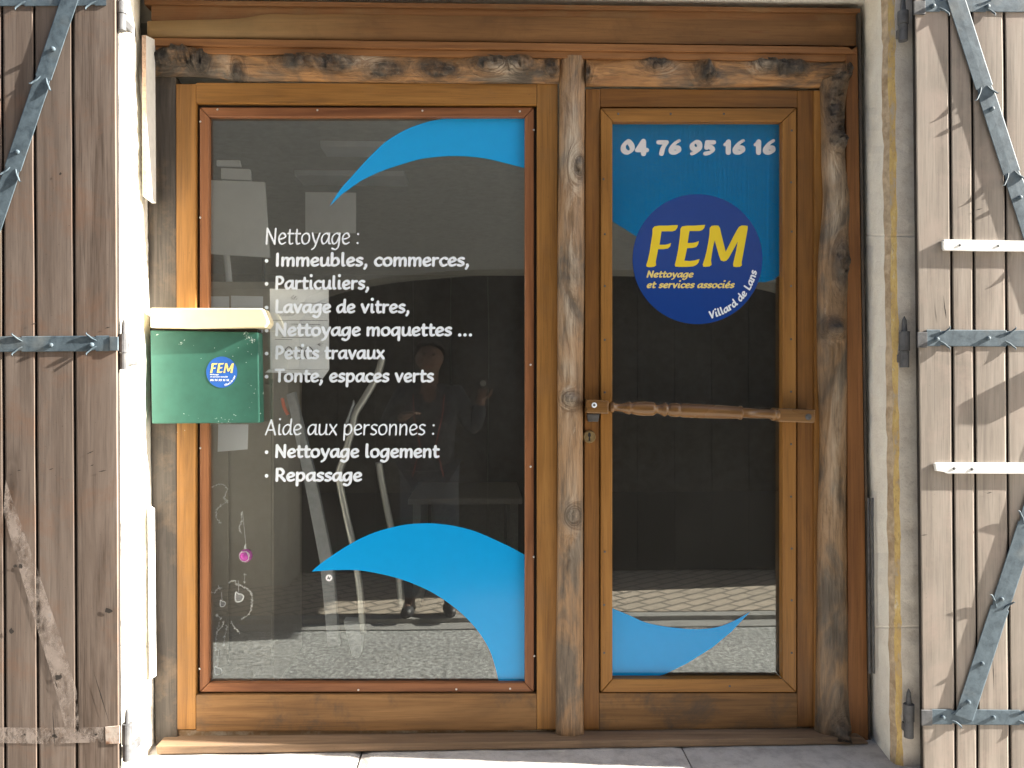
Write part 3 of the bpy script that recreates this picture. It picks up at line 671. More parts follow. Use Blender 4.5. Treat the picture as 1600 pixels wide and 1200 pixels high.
# vinyl, on the room side of the pane
YV = YG - .0012                                 # vinyl on the street side of the pane
YN = YG + .0062                                 # things taped to the room side
lines = [("Immeubles, commerces,", 428, 733, 417), ("Particuliers,", 428, 577, 453), ("Lavage de vitres,", 428, 640, 490), ("Nettoyage moquettes …", 428, 738, 526),
         ("Petits travaux", 428, 601, 562), ("Tonte, espaces verts", 428, 678, 598), ("Nettoyage logement", 428, 686, 716), ("Repassage", 428, 566, 753)]
def lettering(par, bm, mat='vin_w', name='lettering', label=None): return obj(name, bm, MT[mat], par, label)
lettering(pane, text_bm("Nettoyage :", 413, 561, 382.5, 19.5, YV, .155, .06), label="thin white heading Nettoyage")
lettering(pane, text_bm("Aide aux personnes :", 413, 679, 680.5, 18.5, YV, .155, .06), label="thin white heading Aide aux personnes")
for t_, a, b, c in lines:
    lettering(pane, text_bm(t_, a, b, c, 16.2, YV, .27, .03, .30, bullet=(416.5, c - 9.5, 2.9)), label="bold white bullet line " + t_)
def vin(par, pts, mat, y, name):
    bm = bmesh.new(); flat(bm, pts, y); return obj(name, bm, MT[mat], par)
up = [(515, 322), (531, 297), (550, 275), (575, 247.5), (597, 226), (612, 215), (631, 204), (650, 196), (675, 188.5), (702, 184.5)]
lo = [(821, 263), (790, 255), (760, 248), (730, 244.5), (700, 244), (675, 246), (655, 249), (637, 254), (600, 266), (575, 277), (562, 284), (535, 303)]
vin(pane, catmull(up, 4) + [(821, 184)] + catmull(lo, 4), 'vin_b', YV + .0006, 'blue_wave')
up = [(487, 893), (498, 883), (513, 872), (547, 850), (577.5, 835), (608, 825), (639, 819), (670, 817.6), (690, 819), (711, 822), (742, 830), (777, 845), (800, 856), (822, 868)]
lo = [(779, 1064), (774, 1043), (765, 1016), (749, 989), (727, 964), (704.5, 945), (679, 928), (657, 917), (632, 907), (600, 898), (559, 891), (516, 891)]
vin(pane, catmull(up, 4) + [(822, 1064)] + catmull(lo, 4), 'vin_b', YV + .0006, 'blue_wave')

# ================================================================== GLASS DOOR
door = thing('glass_door', 'brown timber door with a tall pane, blue sticker and phone number', 'door', P(1098, 1138, 0))
slab('stile', [(915, 139), (937.5, 139), (936, 1140), (912, 1140)], .006, .05, 'door_v', door)
slab('stile', [(1246, 141), (1272, 141), (1272, 1136), (1246, 1136)], .006, .05, 'door_v', door)
slab('stop_strip', [(1272.6, 141), (1288, 141), (1288, 1136), (1272.6, 1136)], -.002, .05, 'frame_v', door)
slab('rail', [(937.8, 138), (1245.6, 141), (1245.6, 168), (937.8, 167)], .0075, .05, 'door_h', door)
slab('rail', [(936.4, 1083), (1245.6, 1083), (1245.6, 1137), (936.4, 1141)], .0075, .05, 'low_h', door)
hx0, hx1, hy0, hy1 = 957, 1223, 189.5, 1061
cx0, cx1, cy0, cy1 = 938.6, 1244.6, 168.8, 1082
def dbead(pts, mat): obj('glazing_bead', bead(pts, 0, -.002, .0295), MT[mat], door)
dbead([(cx0, cy0), (hx0, hy0), (hx0, hy1), (cx0, cy1)], 'dbead_v'); dbead([(hx1, hy0), (cx1, cy0), (cx1, cy1), (hx1, hy1)], 'dbead_v')
dbead([(cx0 + .6, cy0), (cx1 - .6, cy0), (hx1 - .4, hy0), (hx0 + .4, hy0)], 'dbead_h'); dbead([(hx0 + .4, hy1), (hx1 - .4, hy1), (cx1 - .6, cy1), (cx0 + .6, cy1)], 'dbead_h')
bm = bmesh.new(); pxslab(bm, quad(hx0 - 6, hx1 + 6, hy0 - 6, hy1 + 6), YG, YG + .004, 0); dpane = obj('pane', bm, MT['glass'], door)
for a, b in [(966, 178), (1048, 178), (1131, 178), (945, 366), (945, 447), (945, 531), (945, 613), (943, 280), (1237, 204), (1236, 285), (1237, 362), (1236, 447), (1236, 530), (1236, 612), (1236, 694), (1236, 776), (1237, 857), (1237, 938), (1237, 1020), (945, 862), (944, 945), (944, 1020), (1140, 1072)]:
    nail(a, b, -.002, door, 'iron_d', 1.7)
vin(dpane, [(957, 190), (1223, 190), (1223, 415), (1219, 428), (1210, 437), (1195, 441), (1150, 441), (1020, 380), (995, 370), (975, 357), (957, 346)], 'vin_d', YV + .0012, 'blue_wave')
up = [(956, 950), (987, 963), (1010, 973), (1047, 980), (1087, 983), (1120, 980), (1147, 970), (1172, 956)]; lo = [(1143, 987), (1113, 1012), (1073, 1037), (1040, 1053), (1013, 1061)]
vin(dpane, catmull(up, 4) + lo + [(956, 1061)], 'vin_d', YV + .0008, 'blue_wave')
vin(dpane, [(1089.8 + 101.5 * math.cos(a * math.pi / 48), 405 + 101.5 * math.sin(a * math.pi / 48)) for a in range(96)], 'vin_n', YV + .0006, 'logo_disc')
tr = lambda pts: [(970 + x / 5.216, 290 + y / 5.216) for x, y in pts]
LF = tr([(258, 352), (275, 332), (310, 326), (380, 326), (430, 322), (466, 322), (460, 345), (445, 365), (420, 373), (380, 372), (332, 373), (325, 420), (315, 482), (360, 482), (390, 475), (410, 467), (403, 495), (385, 512), (350, 518), (305, 518), (295, 570), (285, 620), (288, 650), (270, 662), (235, 665), (212, 662), (207, 648), (220, 610), (235, 540), (247, 460), (258, 390)])
LE = tr([(487, 352), (500, 332), (540, 326), (600, 326), (650, 322), (688, 320), (680, 345), (665, 362), (640, 370), (600, 370), (560, 370), (552, 420), (545, 468), (590, 466), (615, 460), (637, 452), (630, 480), (615, 500), (585, 508), (540, 510), (530, 560), (518, 612), (560, 615), (600, 610), (625, 603), (642, 598), (635, 625), (618, 645), (590, 658), (540, 662), (480, 663), (445, 660), (440, 645), (452, 600), (468, 520), (480, 430)])
LM = tr([(725, 345), (740, 328), (765, 324), (795, 326), (808, 345), (820, 400), (835, 460), (855, 540), (880, 490), (915, 420), (945, 365), (965, 335), (985, 325), (1015, 325), (1035, 330), (1033, 360), (1022, 420), (1008, 500), (995, 570), (985, 625), (987, 650), (970, 662), (940, 664), (918, 660), (915, 640), (925, 595), (940, 530), (953, 455), (935, 490), (905, 545), (880, 590), (860, 612), (840, 617), (815, 610), (800, 570), (780, 500), (766, 445), (752, 500), (742, 560), (735, 610), (740, 645), (725, 658), (695, 662), (672, 660), (668, 642), (685, 590), (700, 530), (715, 450), (722, 400)])
bm = bmesh.new()
for L_ in (LF, LE, LM): flat(bm, L_, YV + .0001)
lettering(dpane, bm, 'vin_y', label="big yellow slanted letters FEM")
bm = text_bm("Nettoyage", 1009, 1084, 434, 8.3, YV + .0001, .30, .22); text_bm("et services associés", 1009, 1148, 450.5, 8.3, YV + .0001, .30, .22, bm=bm)
lettering(dpane, bm, 'vin_p', label="small yellow slanted words under FEM")
def arcwarp(cx, cy, rad, a0, a1, x0, x1, base):
    def f(x, y):
        a = a0 + (a1 - a0) * (x - x0) / (x1 - x0); r = rad - (base - y); return cx + r * math.cos(a), cy + r * math.sin(a)
    return f
lettering(dpane, text_bm("Villard de Lans", 0, 110, 0, 9.0, YV + .0001, .30, .08, warp=arcwarp(1089.8, 405, 95.5, R(79), R(11), 0, 110, 0)), 'vin_w', label="white words curving inside the disc edge")
bm = text_bm("04 76 95 16 16", 968, 1212, 242.5, 18.8, YV, .46, .02, .45); lettering(dpane, bm, 'vin_g', 'phone_number')
# turned wooden push bar
hb = P(935, 635, -.03)
bar = bmesh.new()
prof = [(952, 6), (955, 9), (958, 9), (960, 6.5), (968, 6), (975, 7.5), (981, 10), (983.5, 10.5), (986, 8.5), (992, 10.5), (1004, 11.5), (1018, 11), (1022, 10.5), (1024, 7.5), (1029, 7), (1034, 9), (1037, 11), (1040, 11), (1042, 8.5), (1045, 8.5), (1047, 10.5), (1055, 11.2), (1060, 11), (1062, 9.5), (1065, 11.2), (1090, 11.2), (1130, 10.5), (1154, 9.6), (1155.5, 11), (1158.5, 11), (1160, 7.8), (1185, 7.4), (1204, 7.2), (1206, 10), (1209, 10.4), (1211, 8.5), (1213, 9.5), (1217, 9.5)]
tube(bar, [P(x, 635.2 + (x - 935) * .0445, -.045) for x, _ in prof], [r * M1(1000, -.045) for _, r in prof], 24)
handle = obj('push_bar', bar, MT['turned'], door, smooth=True)
slab('bar_block', [(917, 624), (951.5, 626), (951, 647), (917, 645.5)], -.062, -.0025, 'turned', handle, .004)
slab('bar_block', [(1216, 638), (1274, 640), (1273, 661), (1216, 659)], -.060, -.0025, 'turned', handle, .004)
nail(928.5, 633, -.062, handle, 'vin_w', 4.3); nail(928.5, 633, -.0645, handle, 'iron_d', 2.0); nail(1263, 651.5, -.060, handle, 'iron_d', 5)
slab('escutcheon', [(917, 646.5), (937, 647), (935, 659), (919, 659)], -.004, .005, 'iron_d', door, .003)
bm = bmesh.new(); p = P(921, 682.5, -.002); rr = 10 * M1(921, 0)
tube(bm, [p + Vector((0, .007, 0)), p, p + Vector((0, -.003, 0))], [rr, rr, rr * .86], 24); lock = obj('lock_cylinder', bm, MT['brass'], door)
slab('keyhole', [(919.4, 676), (922.6, 676), (923.4, 681), (922, 683), (922.5, 689), (919.5, 689), (920, 683), (918.6, 681)], -.0056, -.0035, 'rubber', lock, 0)

# ================================================================== MAILBOX
mb = thing('mailbox', 'green metal letterbox with cream lid fixed at the left edge of the window', 'mailbox', P(325, 661, -.03))
slab('body', [(234.5, 516), (403, 519), (405.5, 661), (237, 662)], -.053, -.001, 'green', mb, .004)
bm = bmesh.new(); fr = [(234.5, 481), (407, 481.5), (411, 483), (418.5, 500), (419, 505), (414, 512), (300, 513.5), (234.5, 512)]
pxslab(bm, fr, -.070, -.001, .004); lid = obj('lid', bm, MT['cream'], mb)
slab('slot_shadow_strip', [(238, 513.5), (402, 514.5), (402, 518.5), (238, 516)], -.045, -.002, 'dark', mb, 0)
ys = -.0536
bm = bmesh.new(); ccx, ccy, cr = 346.5, 581.5, 24.3
flat(bm, [(ccx + cr * math.cos(a * math.pi / 32), ccy + cr * math.sin(a * math.pi / 32)) for a in range(64)], ys); stk = obj('sticker', bm, MT['vin_s'], mb)
ms = lambda L_: [(ccx + (x - 1089.8) * .235 + .5, ccy + (y - 405) * .235 - 1.6) for x, y in L_]
bm = bmesh.new()
for L_ in (LF, LE, LM): flat(bm, ms(L_), ys - .0004)
lettering(stk, bm, 'vin_p', label='small FEM lettering on the sticker')
bm = text_bm("Nettoyage", 328, 342, 586.3, 1.7, ys - .0004, .34, .2); text_bm("et services associés", 328, 356, 589.8, 1.7, ys - .0004, .34, .2, bm=bm); text_bm("04 76 95 16 16", 328, 358, 595.6, 2.6, ys - .0004, .4, .1, bm=bm)
text_bm("Villard de Lans", 0, 26, 0, 2.3, ys - .0004, .36, 0, bm=bm, warp=arcwarp(ccx, ccy, 22.3, R(79), R(15), 0, 26, 0)); lettering(stk, bm, 'vin_w', label='tiny white words on the sticker')
bm = bmesh.new(); rg = random.Random(3)
def chip(cx, cy, s, ang, n):
    for _ in range(n):
        a, l = rg.uniform(-1, 1) * s, rg.uniform(-1, 1) * s * .35
        x, y = cx + a * math.cos(ang) - l * math.sin(ang), cy + a * math.sin(ang) + l * math.cos(ang); r = rg.uniform(.25, .8)
        k0 = rg.uniform(0, 6)
        flat(bm, [(x + r * rg.uniform(.5, 1.3) * math.cos(k0 + k * 1.05), y + r * rg.uniform(.5, 1.3) * math.sin(k0 + k * 1.05)) for k in range(6)], -.0536 - rg.uniform(0, .0003))
chip(389, 527, 11, R(42), 60); chip(284, 535, 6, R(-35), 18); chip(345, 545, 45, 0, 6); chip(320, 659.8, 55, 0, 10); chip(350, 657.5, 14, 0, 14); chip(402.5, 590, 60, R(90), 18); chip(246, 523, 2, 0, 5)
obj('flaked_paint', bm, MT['chip'], mb)['kind'] = 'stuff'

# ================================================================== SHUTTERS
YS = -.258                                       # face of the open shutters
def shutter(label, edges_top, edges_bot, mat, knots=()):
    root = thing('wooden_shutter', label, 'shutter', P((edges_top[0] + edges_top[-1]) / 2, 1230, YS), 'open plank shutters of the shopfront')
    bm = bmesh.new()
    for (a, b), (c, d) in zip(zip(edges_top, edges_top[1:]), zip(edges_bot, edges_bot[1:])):
        g = 1.5
        n = 24; fr = []
        l = [(a + g + (c - a) * i / n + noise.noise(Vector((a, i * .4, 0))) * .7, -70 + 1330 * i / n) for i in range(n + 1)]
        r = [(b - g + (d - b) * i / n + noise.noise(Vector((b, i * .4, 9))) * .7, -70 + 1330 * i / n) for i in range(n + 1)]
        rise = random.uniform(-.0005, .0005); rows = []
        for (x0, y0), (x1, y1) in zip(l, r):
            wd = x1 - x0; e = 2.2
            prof = [(x0, .02), (x0, .004), (x0 + e, 0)] + [(x0 + wd * f, -.0002 * math.sin(f * math.pi)) for f in (.25, .5, .75)] + [(x1 - e, 0), (x1, .004), (x1, .02)]
            rows.append([bm.verts.new(P(x, y0, YS + dy + (rise if dy < .01 else 0))) for x, dy in prof])
        for r0, r1 in zip(rows, rows[1:]):
            for k in range(len(r0) - 1): bm.faces.new((r0[k], r0[k + 1], r1[k + 1], r1[k]))
        bm.faces.new(rows[0]); bm.faces.new(rows[-1][::-1])
    obj('boards', bm, MT[mat], root)
    bm = bmesh.new(); pxslab(bm, [(edges_top[0] + 2, -70), (edges_top[-1] - 2, -70), (edges_bot[-1] - 2, 1260), (edges_bot[0] + 2, 1260)], YS + .021, YS + .038, 0)
    obj('backing', bm, MT['dark'], root)
    return root
sh_l = shutter('faded brown plank shutter left of the window, with ghost marks of a removed strap', [-390, -330, -270, -200, -135, -65, 3, 53, 113, 182.5], [-384, -324, -264, -194, -129, -58, 9, 60.5, 121, 188], 'shut_l')
sh_r = shutter('bleached plank shutter right of the door, with two white battens', [1427, 1482, 1517, 1568, 1625, 1690, 1755, 1820, 1885, 1950], [1441.5, 1494, 1528, 1578.5, 1635, 1700, 1765, 1830, 1895, 1960], 'shut_r')

def strap(par, p0, p1, w_, joints, screws, label=None, lift=.0006, th=.0032):
    """wrought strap from p0 to p1 (photo px); joints: distances in px where a pair of barbs curls off"""
    y0 = YS - lift; y1 = y0 - th
    d = Vector((p1[0] - p0[0], p1[1] - p0[1])); L = d.length; d /= L; nrm = Vector((-d.y, d.x))
    def at(s, t, y): return P(p0[0] + d.x * s + nrm.x * t, p0[1] + d.y * s + nrm.y * t, y)
    ss = sorted(set([0, L] + [j for j in joints] + [j + 18 for j in joints] + [j - 1 for j in joints] + [i * L / 14 for i in range(15)])); ss = [s for s in ss if 0 <= s <= L]
    def wd(s):
        h = w_ / 2 * (1 + .03 * noise.noise(Vector((s * .05, p0[0], 0))))
        for j in joints:
            if j <= s <= j + 18: h *= .84 + .16 * (s - j) / 18
        return h
    bm = bmesh.new(); rows = []
    for s in ss:
        h = wd(s)
        rows.append([bm.verts.new(at(s, t, y)) for t, y in ((-h, y0), (-h, y1 + .0008), (-h + 1.0, y1), (0, y1 - .0003), (h - 1.0, y1), (h, y1 + .0008), (h, y0))])
    for a, b in zip(rows, rows[1:]):
        for k in range(6): bm.faces.new((a[k], a[k + 1], b[k + 1], b[k]))
        bm.faces.new((a[6], a[0], b[0], b[6]))
    bm.faces.new(rows[0]); bm.faces.new(rows[-1][::-1])
    for j in joints:
        for sg in (-1, 1):
            h = w_ / 2; k = .62 + .22 * noise.noise(Vector((j * .3, sg * 7, p0[1])))
            pts = [at(j - 2, sg * h * .35, y1 + .0005), at(j + 5, sg * h * .62, y1 - .001), at(j + 10, sg * h * .95, y1 - .002), at(j + 13.5, sg * (h + 3.2 * k), y1 - .0035), at(j + 14.5, sg * (h + 6.5 * k), y1 - .005), at(j + 13.6, sg * (h + 9 * k), y1 - .006)]
            tube(bm, [Vector(q) for q in catmull([tuple(p) for p in pts], 3)], [.0016, .002, .0022, .0024, .0025, .0026, .0026, .0026, .0025, .0024, .0021, .0018, .0014, .001, .0007, .0004], 7)
    o = obj('iron_strap', bm, MT['iron'], par, label)
    first = None
    for s, t in screws:
        c = at(s, t, y1)
        if first is None:
            bm = bmesh.new(); rr = 4.6 * M1(800, YS)
            tube(bm, [Vector((0, .004, 0)), Vector((0, -.006, 0)), Vector((0, -.0085, 0)), Vector((0, -.0098, 0))], [rr * .72, rr * .72, rr * .62, rr * .25], 14)
            bmesh.ops.translate(bm, verts=bm.verts, vec=c); first = obj('screw', bm, MT['iron'], o, center=True)
        else:
            q = first.copy(); C.objects.link(q); q.parent = o; q.location = c - wloc(o)
    return o
# left shutter straps
strap(sh_l, (166, -2), (-300, 0), 22, [18, 128, 250, 380], [(200, 2)])
strap(sh_l, (115, -20), (-26, 400), 27, [150, 300], [(102, -1), (272, 1)], lift=.0040)
strap(sh_l, (171, 536.5), (-300, 540), 24.5, [22, 138, 262, 385], [(27, -2), (91, -2), (200, 0)])
strap(sh_r, (1445, 8), (1980, 10), 21, [24, 96, 200, 330], [(12, 2), (98, 2), (260, 2)])
strap(sh_r, (1488, -20), (1645, 470), 28, [165, 305, 440], [(200, 0), (345, 0)], lift=.0040)
strap(sh_r, (1448, 528), (1980, 531), 26, [22, 125, 260], [(15, 2), (96, 0), (220, 2)])
strap(sh_r, (1456, 1120), (1980, 1124), 24, [32, 138, 250], [(16, 0), (96, 0), (220, 0)])
strap(sh_r, (1506, 1122), (1690, 560), 30, [182, 320], [(26, -2), (195, -2), (90, 0)], lift=.0040)
# folded strap roots and knuckles beside the stone
for par, q in ((sh_r, quad(1428.5, 1446, 1, 22)), (sh_r, quad(1434, 1449, 519, 543)), (sh_r, quad(1440.5, 1457, 1110, 1134)), (sh_l, quad(171, 184, 526, 548))):
    slab('strap_root', q, YS - .006, YS - .0005, 'iron_d' if par is sh_r else 'iron', par, .001)
slab('rusty_hinge_plate', [(164, 1136), (187, 1134), (187, 1162), (165, 1163)], YS - .003, YS - .0005, 'rust', sh_l, .001, label='rusty hinge plate')
# white battens on the right shutter
bm = bmesh.new(); pxslab(bm, [(1474, 376), (1475.5, 374), (1600, 376), (1700, 378), (1700, 394), (1600, 392.5), (1530, 392), (1476, 391), (1474, 387)], YS - .011, YS - .0012, .0012); obj('white_batten', bm, MT['white_paint'], sh_r)
bm = bmesh.new(); pxslab(bm, [(1461, 724), (1468, 723), (1700, 724), (1700, 741), (1480, 740), (1477, 737), (1463, 736)], YS - .011, YS - .0012, .0015); obj('white_batten', bm, MT['white_paint'], sh_r)
nail(1491, 732, YS - .011, sh_r, 'iron_d', 2.2); nail(1519, 733, YS - .011, sh_r, 'iron_d', 2.2); nail(1500, 383, YS - .011, sh_r, 'iron_d', 1.8); nail(1560, 384, YS - .011, sh_r, 'iron_d', 1.8)
bm = bmesh.new(); p = P(1640, 575, YS); box(bm, (p.x, YS - .03, p.z - .03), (p.x + .09, YS - .0005, p.z + .03), 0, .004); obj('added_shadow_block', bm, MT['iron_d'], sh_r)  # unseen block added off frame to cast a dark wedge on the boards
# marks of the removed iron on the left shutter
def ghostmark(pts):
    bm = bmesh.new(); flat(bm, pts, YS - .0022); obj('paint_residue', bm, MT['ghost'], sh_l)
ghostmark([(9, 750), (26, 800), (64, 905), (96, 1000), (120, 1080), (124, 1138), (102, 1138), (82, 1060), (54, 970), (30, 890), (5, 800)])
ghostmark([(-60, 1136), (60, 1137), (162, 1136), (162, 1160), (60, 1162), (-60, 1160)])
def spot(par, px, py, r, mat, y):
    bm = bmesh.new(); n = 9
    flat(bm, [(px + r * random.uniform(.6, 1.3) * math.cos(k * 6.283 / n), py + r * random.uniform(.6, 1.3) * math.sin(k * 6.283 / n)) for k in range(n)], y); return bm
bm = bmesh.new()
for (x, y, l, a) in [(141, 707, 7, -25), (30, 735, 4, -10), (80, 733, 4, -20), (144, 727, 3, -20), (160, 736, 7, -12), (168, 512, 5, -14), (53, 506, 5, -15), (158, 1088, 46, 73), (84, 1140, 36, 86), (88, 1070, 8, 70)]:
    dx, dy = math.cos(R(a)) * l, math.sin(R(a)) * l; nx, ny = -dy / l * .8, dx / l * .8
    bm = bmesh.new(); flat(bm, [(x - dx, y - dy), (x + nx, y + ny), (x + dx, y + dy), (x - nx, y - ny)], YS - .003); obj('wood_split', bm, MT['dark'], sh_l)
for (x, y, r) in [(169, 954, 7), (91, 1058, 6), (33, 885, 4), (17, 986, 5), (24, 884, 3), (86, 1150, 4), (150, 1148, 3), (94, 272, 2.5), (39, 1148, 2)]:
    bm = bmesh.new(); flat(bm, [(x + r * random.uniform(.5, 1.3) * math.cos(k * .7), y + r * random.uniform(.4, 1.2) * math.sin(k * .7)) for k in range(9)], YS - .003); obj('nail_hole', bm, MT['dark'], sh_l)
for (x, y, l, a) in [(1476, 480, 20, 84), (1530, 327, 6, -14), (1477, 485, 14, 80), (1546, 770, 5, -16), (1526, 690, 9, 86), (1552, 1050, 30, 88), (1444, 836, 6, -6)]:
    dx, dy = math.cos(R(a)) * l, math.sin(R(a)) * l; nx, ny = -dy / l * .7, dx / l * .7
    bm = bmesh.new(); flat(bm, [(x - dx, y - dy), (x + nx, y + ny), (x + dx, y + dy), (x - nx, y - ny)], YS - .003); obj('wood_split', bm, MT['dark'], sh_r)

# ================================================================== INSIDE THE SHOP
def sheet(name, pts, y, mat, label, cat, group=None, th=.0006):
    c = P(sum(p[0] for p in pts) / len(pts), max(p[1] for p in pts), y)
    bm = bmesh.new(); pxslab(bm, pts, y, y + th, 0); o = obj(name, bm, MT[mat], None, center=True); tag(o, label, cat, group); return o
note = thing('handwritten_note', 'white paper note taped inside the pane, 830 pencilled across it', 'paper', P(467, 590, YN + .004))
bm = bmesh.new(); pxslab(bm, [(421.5, 451), (513.5, 452), (514.5, 577), (422.5, 577)], YN + .0035, YN + .0041, 0); pxslab(bm, [(422.5, 577.3), (514.5, 577.3), (504, 592), (488, 586), (452, 583), (414, 582), (420, 577.3)], YN + .0045, YN + .0050, 0); obj('sheet', bm, MT['paper'], note)
bm = text_bm("830", 443, 490, 562, 15, YN + .0032, .09); text_bm("€", 495, 505, 541, 4, YN + .0032, .12, bm=bm)
for (x0, y0, x1, y1) in [(424, 500, 512, 500.6), (455, 506, 500, 506.6), (430, 530, 456, 530.4), (440, 527, 488, 526.4), (470, 473, 512, 474)]: flat(bm, [(x0, y0), (x1, y1), (x1, y1 + .7), (x0, y0 + .7)], YN + .0031)
for k in range(16):
    x = 434 + k * 1.6; y = 491 + 3 * math.sin(k * 2.1); flat(bm, [(x, y), (x + 3, y - 2.2), (x + 3.3, y - 1.4), (x + .3, y + .8)], YN + .0031 - k * 1e-5)
for k in range(7):
    x = 454 + k * 1.3; y = 466 + 2.5 * math.sin(k * 2.4); flat(bm, [(x, y), (x + 2.4, y - 2.6), (x + 2.8, y - 2), (x + .4, y + .6)], YN + .0031 - k * 1e-5)
obj('pencil_marks', bm, MT['ink'], note)
sheet('paper_sheet', [(341, 663), (388, 663), (387, 702), (340, 706)], .12, 'board', 'small blank pale sheet hanging below the mailbox behind the pane', 'paper')
sheet('paper_sheet', [(326, 463), (358, 463), (358, 520), (326, 520)], .14, 'board', 'pale sheet left of a paler twin, just above the cream lid', 'paper')
sheet('paper_sheet', [(361, 462), (411, 463), (411, 520), (361, 520)], .14, 'board', 'wide pale sheet just above the pointed right end of the cream lid', 'paper')
fc = thing('flip_chart', 'white flip chart board on a thin leg at the window upper left', 'flip chart', P(360, 430, .40))
slab('board', [(322, 281), (413, 284), (421, 402), (322, 396)], .40, .415, 'board', fc, .002)
slab('top_clip', [(345, 262), (390, 264), (392, 282), (345, 280)], .41, .43, 'board', fc, .002)
slab('clip_bar', [(338, 250), (374, 250), (376, 260), (338, 259)], .415, .43, 'board', fc, .002)
bm = bmesh.new(); tube(bm, [P(354, 398, .43), P(358, 440, .43)], .012, 10); obj('leg', bm, MT['board'], fc)
bm = bmesh.new(); tube(bm, [P(412, 398, .46), P(412, 440, .5)], .006, 8); obj('leg', bm, MT['rubber'], fc)
cb = thing('window_cabinet', 'low beige cabinet behind the left edge of the pane, under the flip chart', 'cabinet', P(370, 1040, .36))
bm = bmesh.new(); pxslab(bm, quad(290, 428, 440, 1075), .345, .8, .004); obj('carcass', bm, MT['cab'], cb)
slab('door_panel', quad(296, 356, 600, 1040), .335, .3445, 'cab', cb, .003); slab('door_panel', quad(360, 424, 600, 1040), .335, .3445, 'cab', cb, .003)
slab('drawer_front', quad(296, 424, 450, 592), .335, .3445, 'cab', cb, .003)
for py_, a, b in ((230, 500, 640), (276, 460, 632)):
    h_ = 2.70; y0 = CAM.y + (h_ - 1.55) * FPX / (600 - (py_ - 8)); y1 = CAM.y + (h_ - 1.55) * FPX / (600 - (py_ + 8))
    bm = bmesh.new(); xa, xb = P(a, 600, y0).x, P(b, 600, y0).x; box(bm, (xa, min(y0, y1), h_ - .03), (xb, max(y0, y1), h_ - .0005), 0, .003)
    o = obj('ceiling_panel_light', bm, MT['board'], None, center=True)
    tag(o, 'unlit pale ceiling panel, the ' + ('upper one near the blue wave' if py_ == 230 else 'lower one above the textured square'), 'ceiling light', 'unlit panels on the shop ceiling')
sheet('textured_panel', [(477, 300), (556, 301), (556, 364), (477, 364)], .9, 'board', 'square pale textured panel hanging behind the tip of the upper blue wave', 'panel', th=.01)
# cleaning machine handles
mc = thing('floor_machine', 'floor cleaning machine with two steel tubes and a long grey panel behind the pane', 'cleaning machine', P(540, 1020, .25))
def t3(pts, y, r, k=8): return [P(*q, y) for q in catmull(pts, k)]
bm = bmesh.new(); tube(bm, t3([(598, 560), (588, 590), (570, 622), (556, 645), (551, 668), (545, 690), (536, 720), (530, 745), (540, 800), (551, 850), (562, 920), (567, 990)], .22, 0), .0125, 12); obj('steel_tube', bm, MT['chrome'], mc, smooth=True)
bm = bmesh.new(); tube(bm, t3([(592, 722), (598, 760), (608, 810), (620, 870), (628, 950)], .30, 0), .0125, 12); obj('steel_tube', bm, MT['chrome'], mc, smooth=True)
slab('handle_panel', [(447, 616), (460, 612), (490, 735), (520, 880), (530, 1010), (512, 1012), (500, 880), (474, 745)], .24, .27, 'plasticg', mc, .004)
slab('foot', [(536, 970), (569, 972), (563, 1024), (558, 1029), (550, 1026)], .21, .26, 'plasticg', mc, .005)
slab('handle_grip', [(540, 660), (552, 625), (554, 632), (543, 664), (537, 668)], .215, .23, 'plasticg', mc, .002)
bm = bmesh.new(); tube(bm, t3([(441, 622), (444, 636), (450, 648)], .2, 0), .006, 8); obj('orange_grip', bm, MT['orange'], mc)
# decorations hanging in the lower left corner
bm = bmesh.new(); c = P(384, 868, .07); rr = 10.5 * M1(384, .07)
bmesh.ops.create_uvsphere(bm, u_segments=28, v_segments=18, radius=rr, matrix=Matrix.Translation(c)); ba = obj('christmas_bauble', bm, MT['pink'], None, smooth=True, center=True); tag(ba, 'shiny magenta bauble with a silver swirl hanging low behind the pane', 'bauble')
bm = bmesh.new()
for k in range(3):
    a0 = k * 2.1; pts = [c + Vector((math.cos(a0 + t * .5) * math.cos(t * .3 - .9 + .2 * k), -.9 * abs(math.cos(t * .3 - .9)), math.sin(a0 + t * .5) * .9)).normalized() * rr * 1.02 for t in range(7)]
    tube(bm, pts, .0011, 6)
obj('silver_swirl', bm, MT['tinsel'], ba)
bm = bmesh.new(); tube(bm, [P(383, 858, .07), P(383, 853, .07), P(384, 850, .07)], [.004, .003, .001], 8); tube(bm, [P(384, 850, .07), P(379, 800, .07)], .0006, 5); obj('cap_and_thread', bm, MT['tinsel'], ba)
def heart(px, py, s, lab):
    pts = [(px - s * .75, py - s), (px - s * .2, py - s * .7), (px + s * .5, py - s * .55), (px + s * .85, py), (px + s * .4, py + s * .8), (px - s * .5, py + s), (px - s * .85, py + s * .4)]
    pts = catmull(pts, 4, True); y = .065
    bm = bmesh.new(); v = [P(a, b, y) for a, b in pts + pts[:1]]; tube(bm, v, s * .16 * M1(px, y), 8)
    o = obj('crystal_heart', bm, MT['crystal'], None, smooth=True, center=True); tag(o, lab, 'ornament', 'clear heart ornaments on threads')
    bm = bmesh.new(); flat(bm, [(px + (a - px) * .82, py + (b - py) * .82) for a, b in pts[::2]], y + .001); obj('inner_facet', bm, NBG, o)
    bm = bmesh.new(); tube(bm, [P(px - 1, py - s, y), P(px - 2, py - s * 3.5, y)], .0007, 5); obj('thread', bm, MT['tinsel'], o)
_m = NB('faceted_clear_film'); _m.bs(Base_Color=(.75, .76, .82), Roughness=.2, Alpha=.35); NBG = _m.m
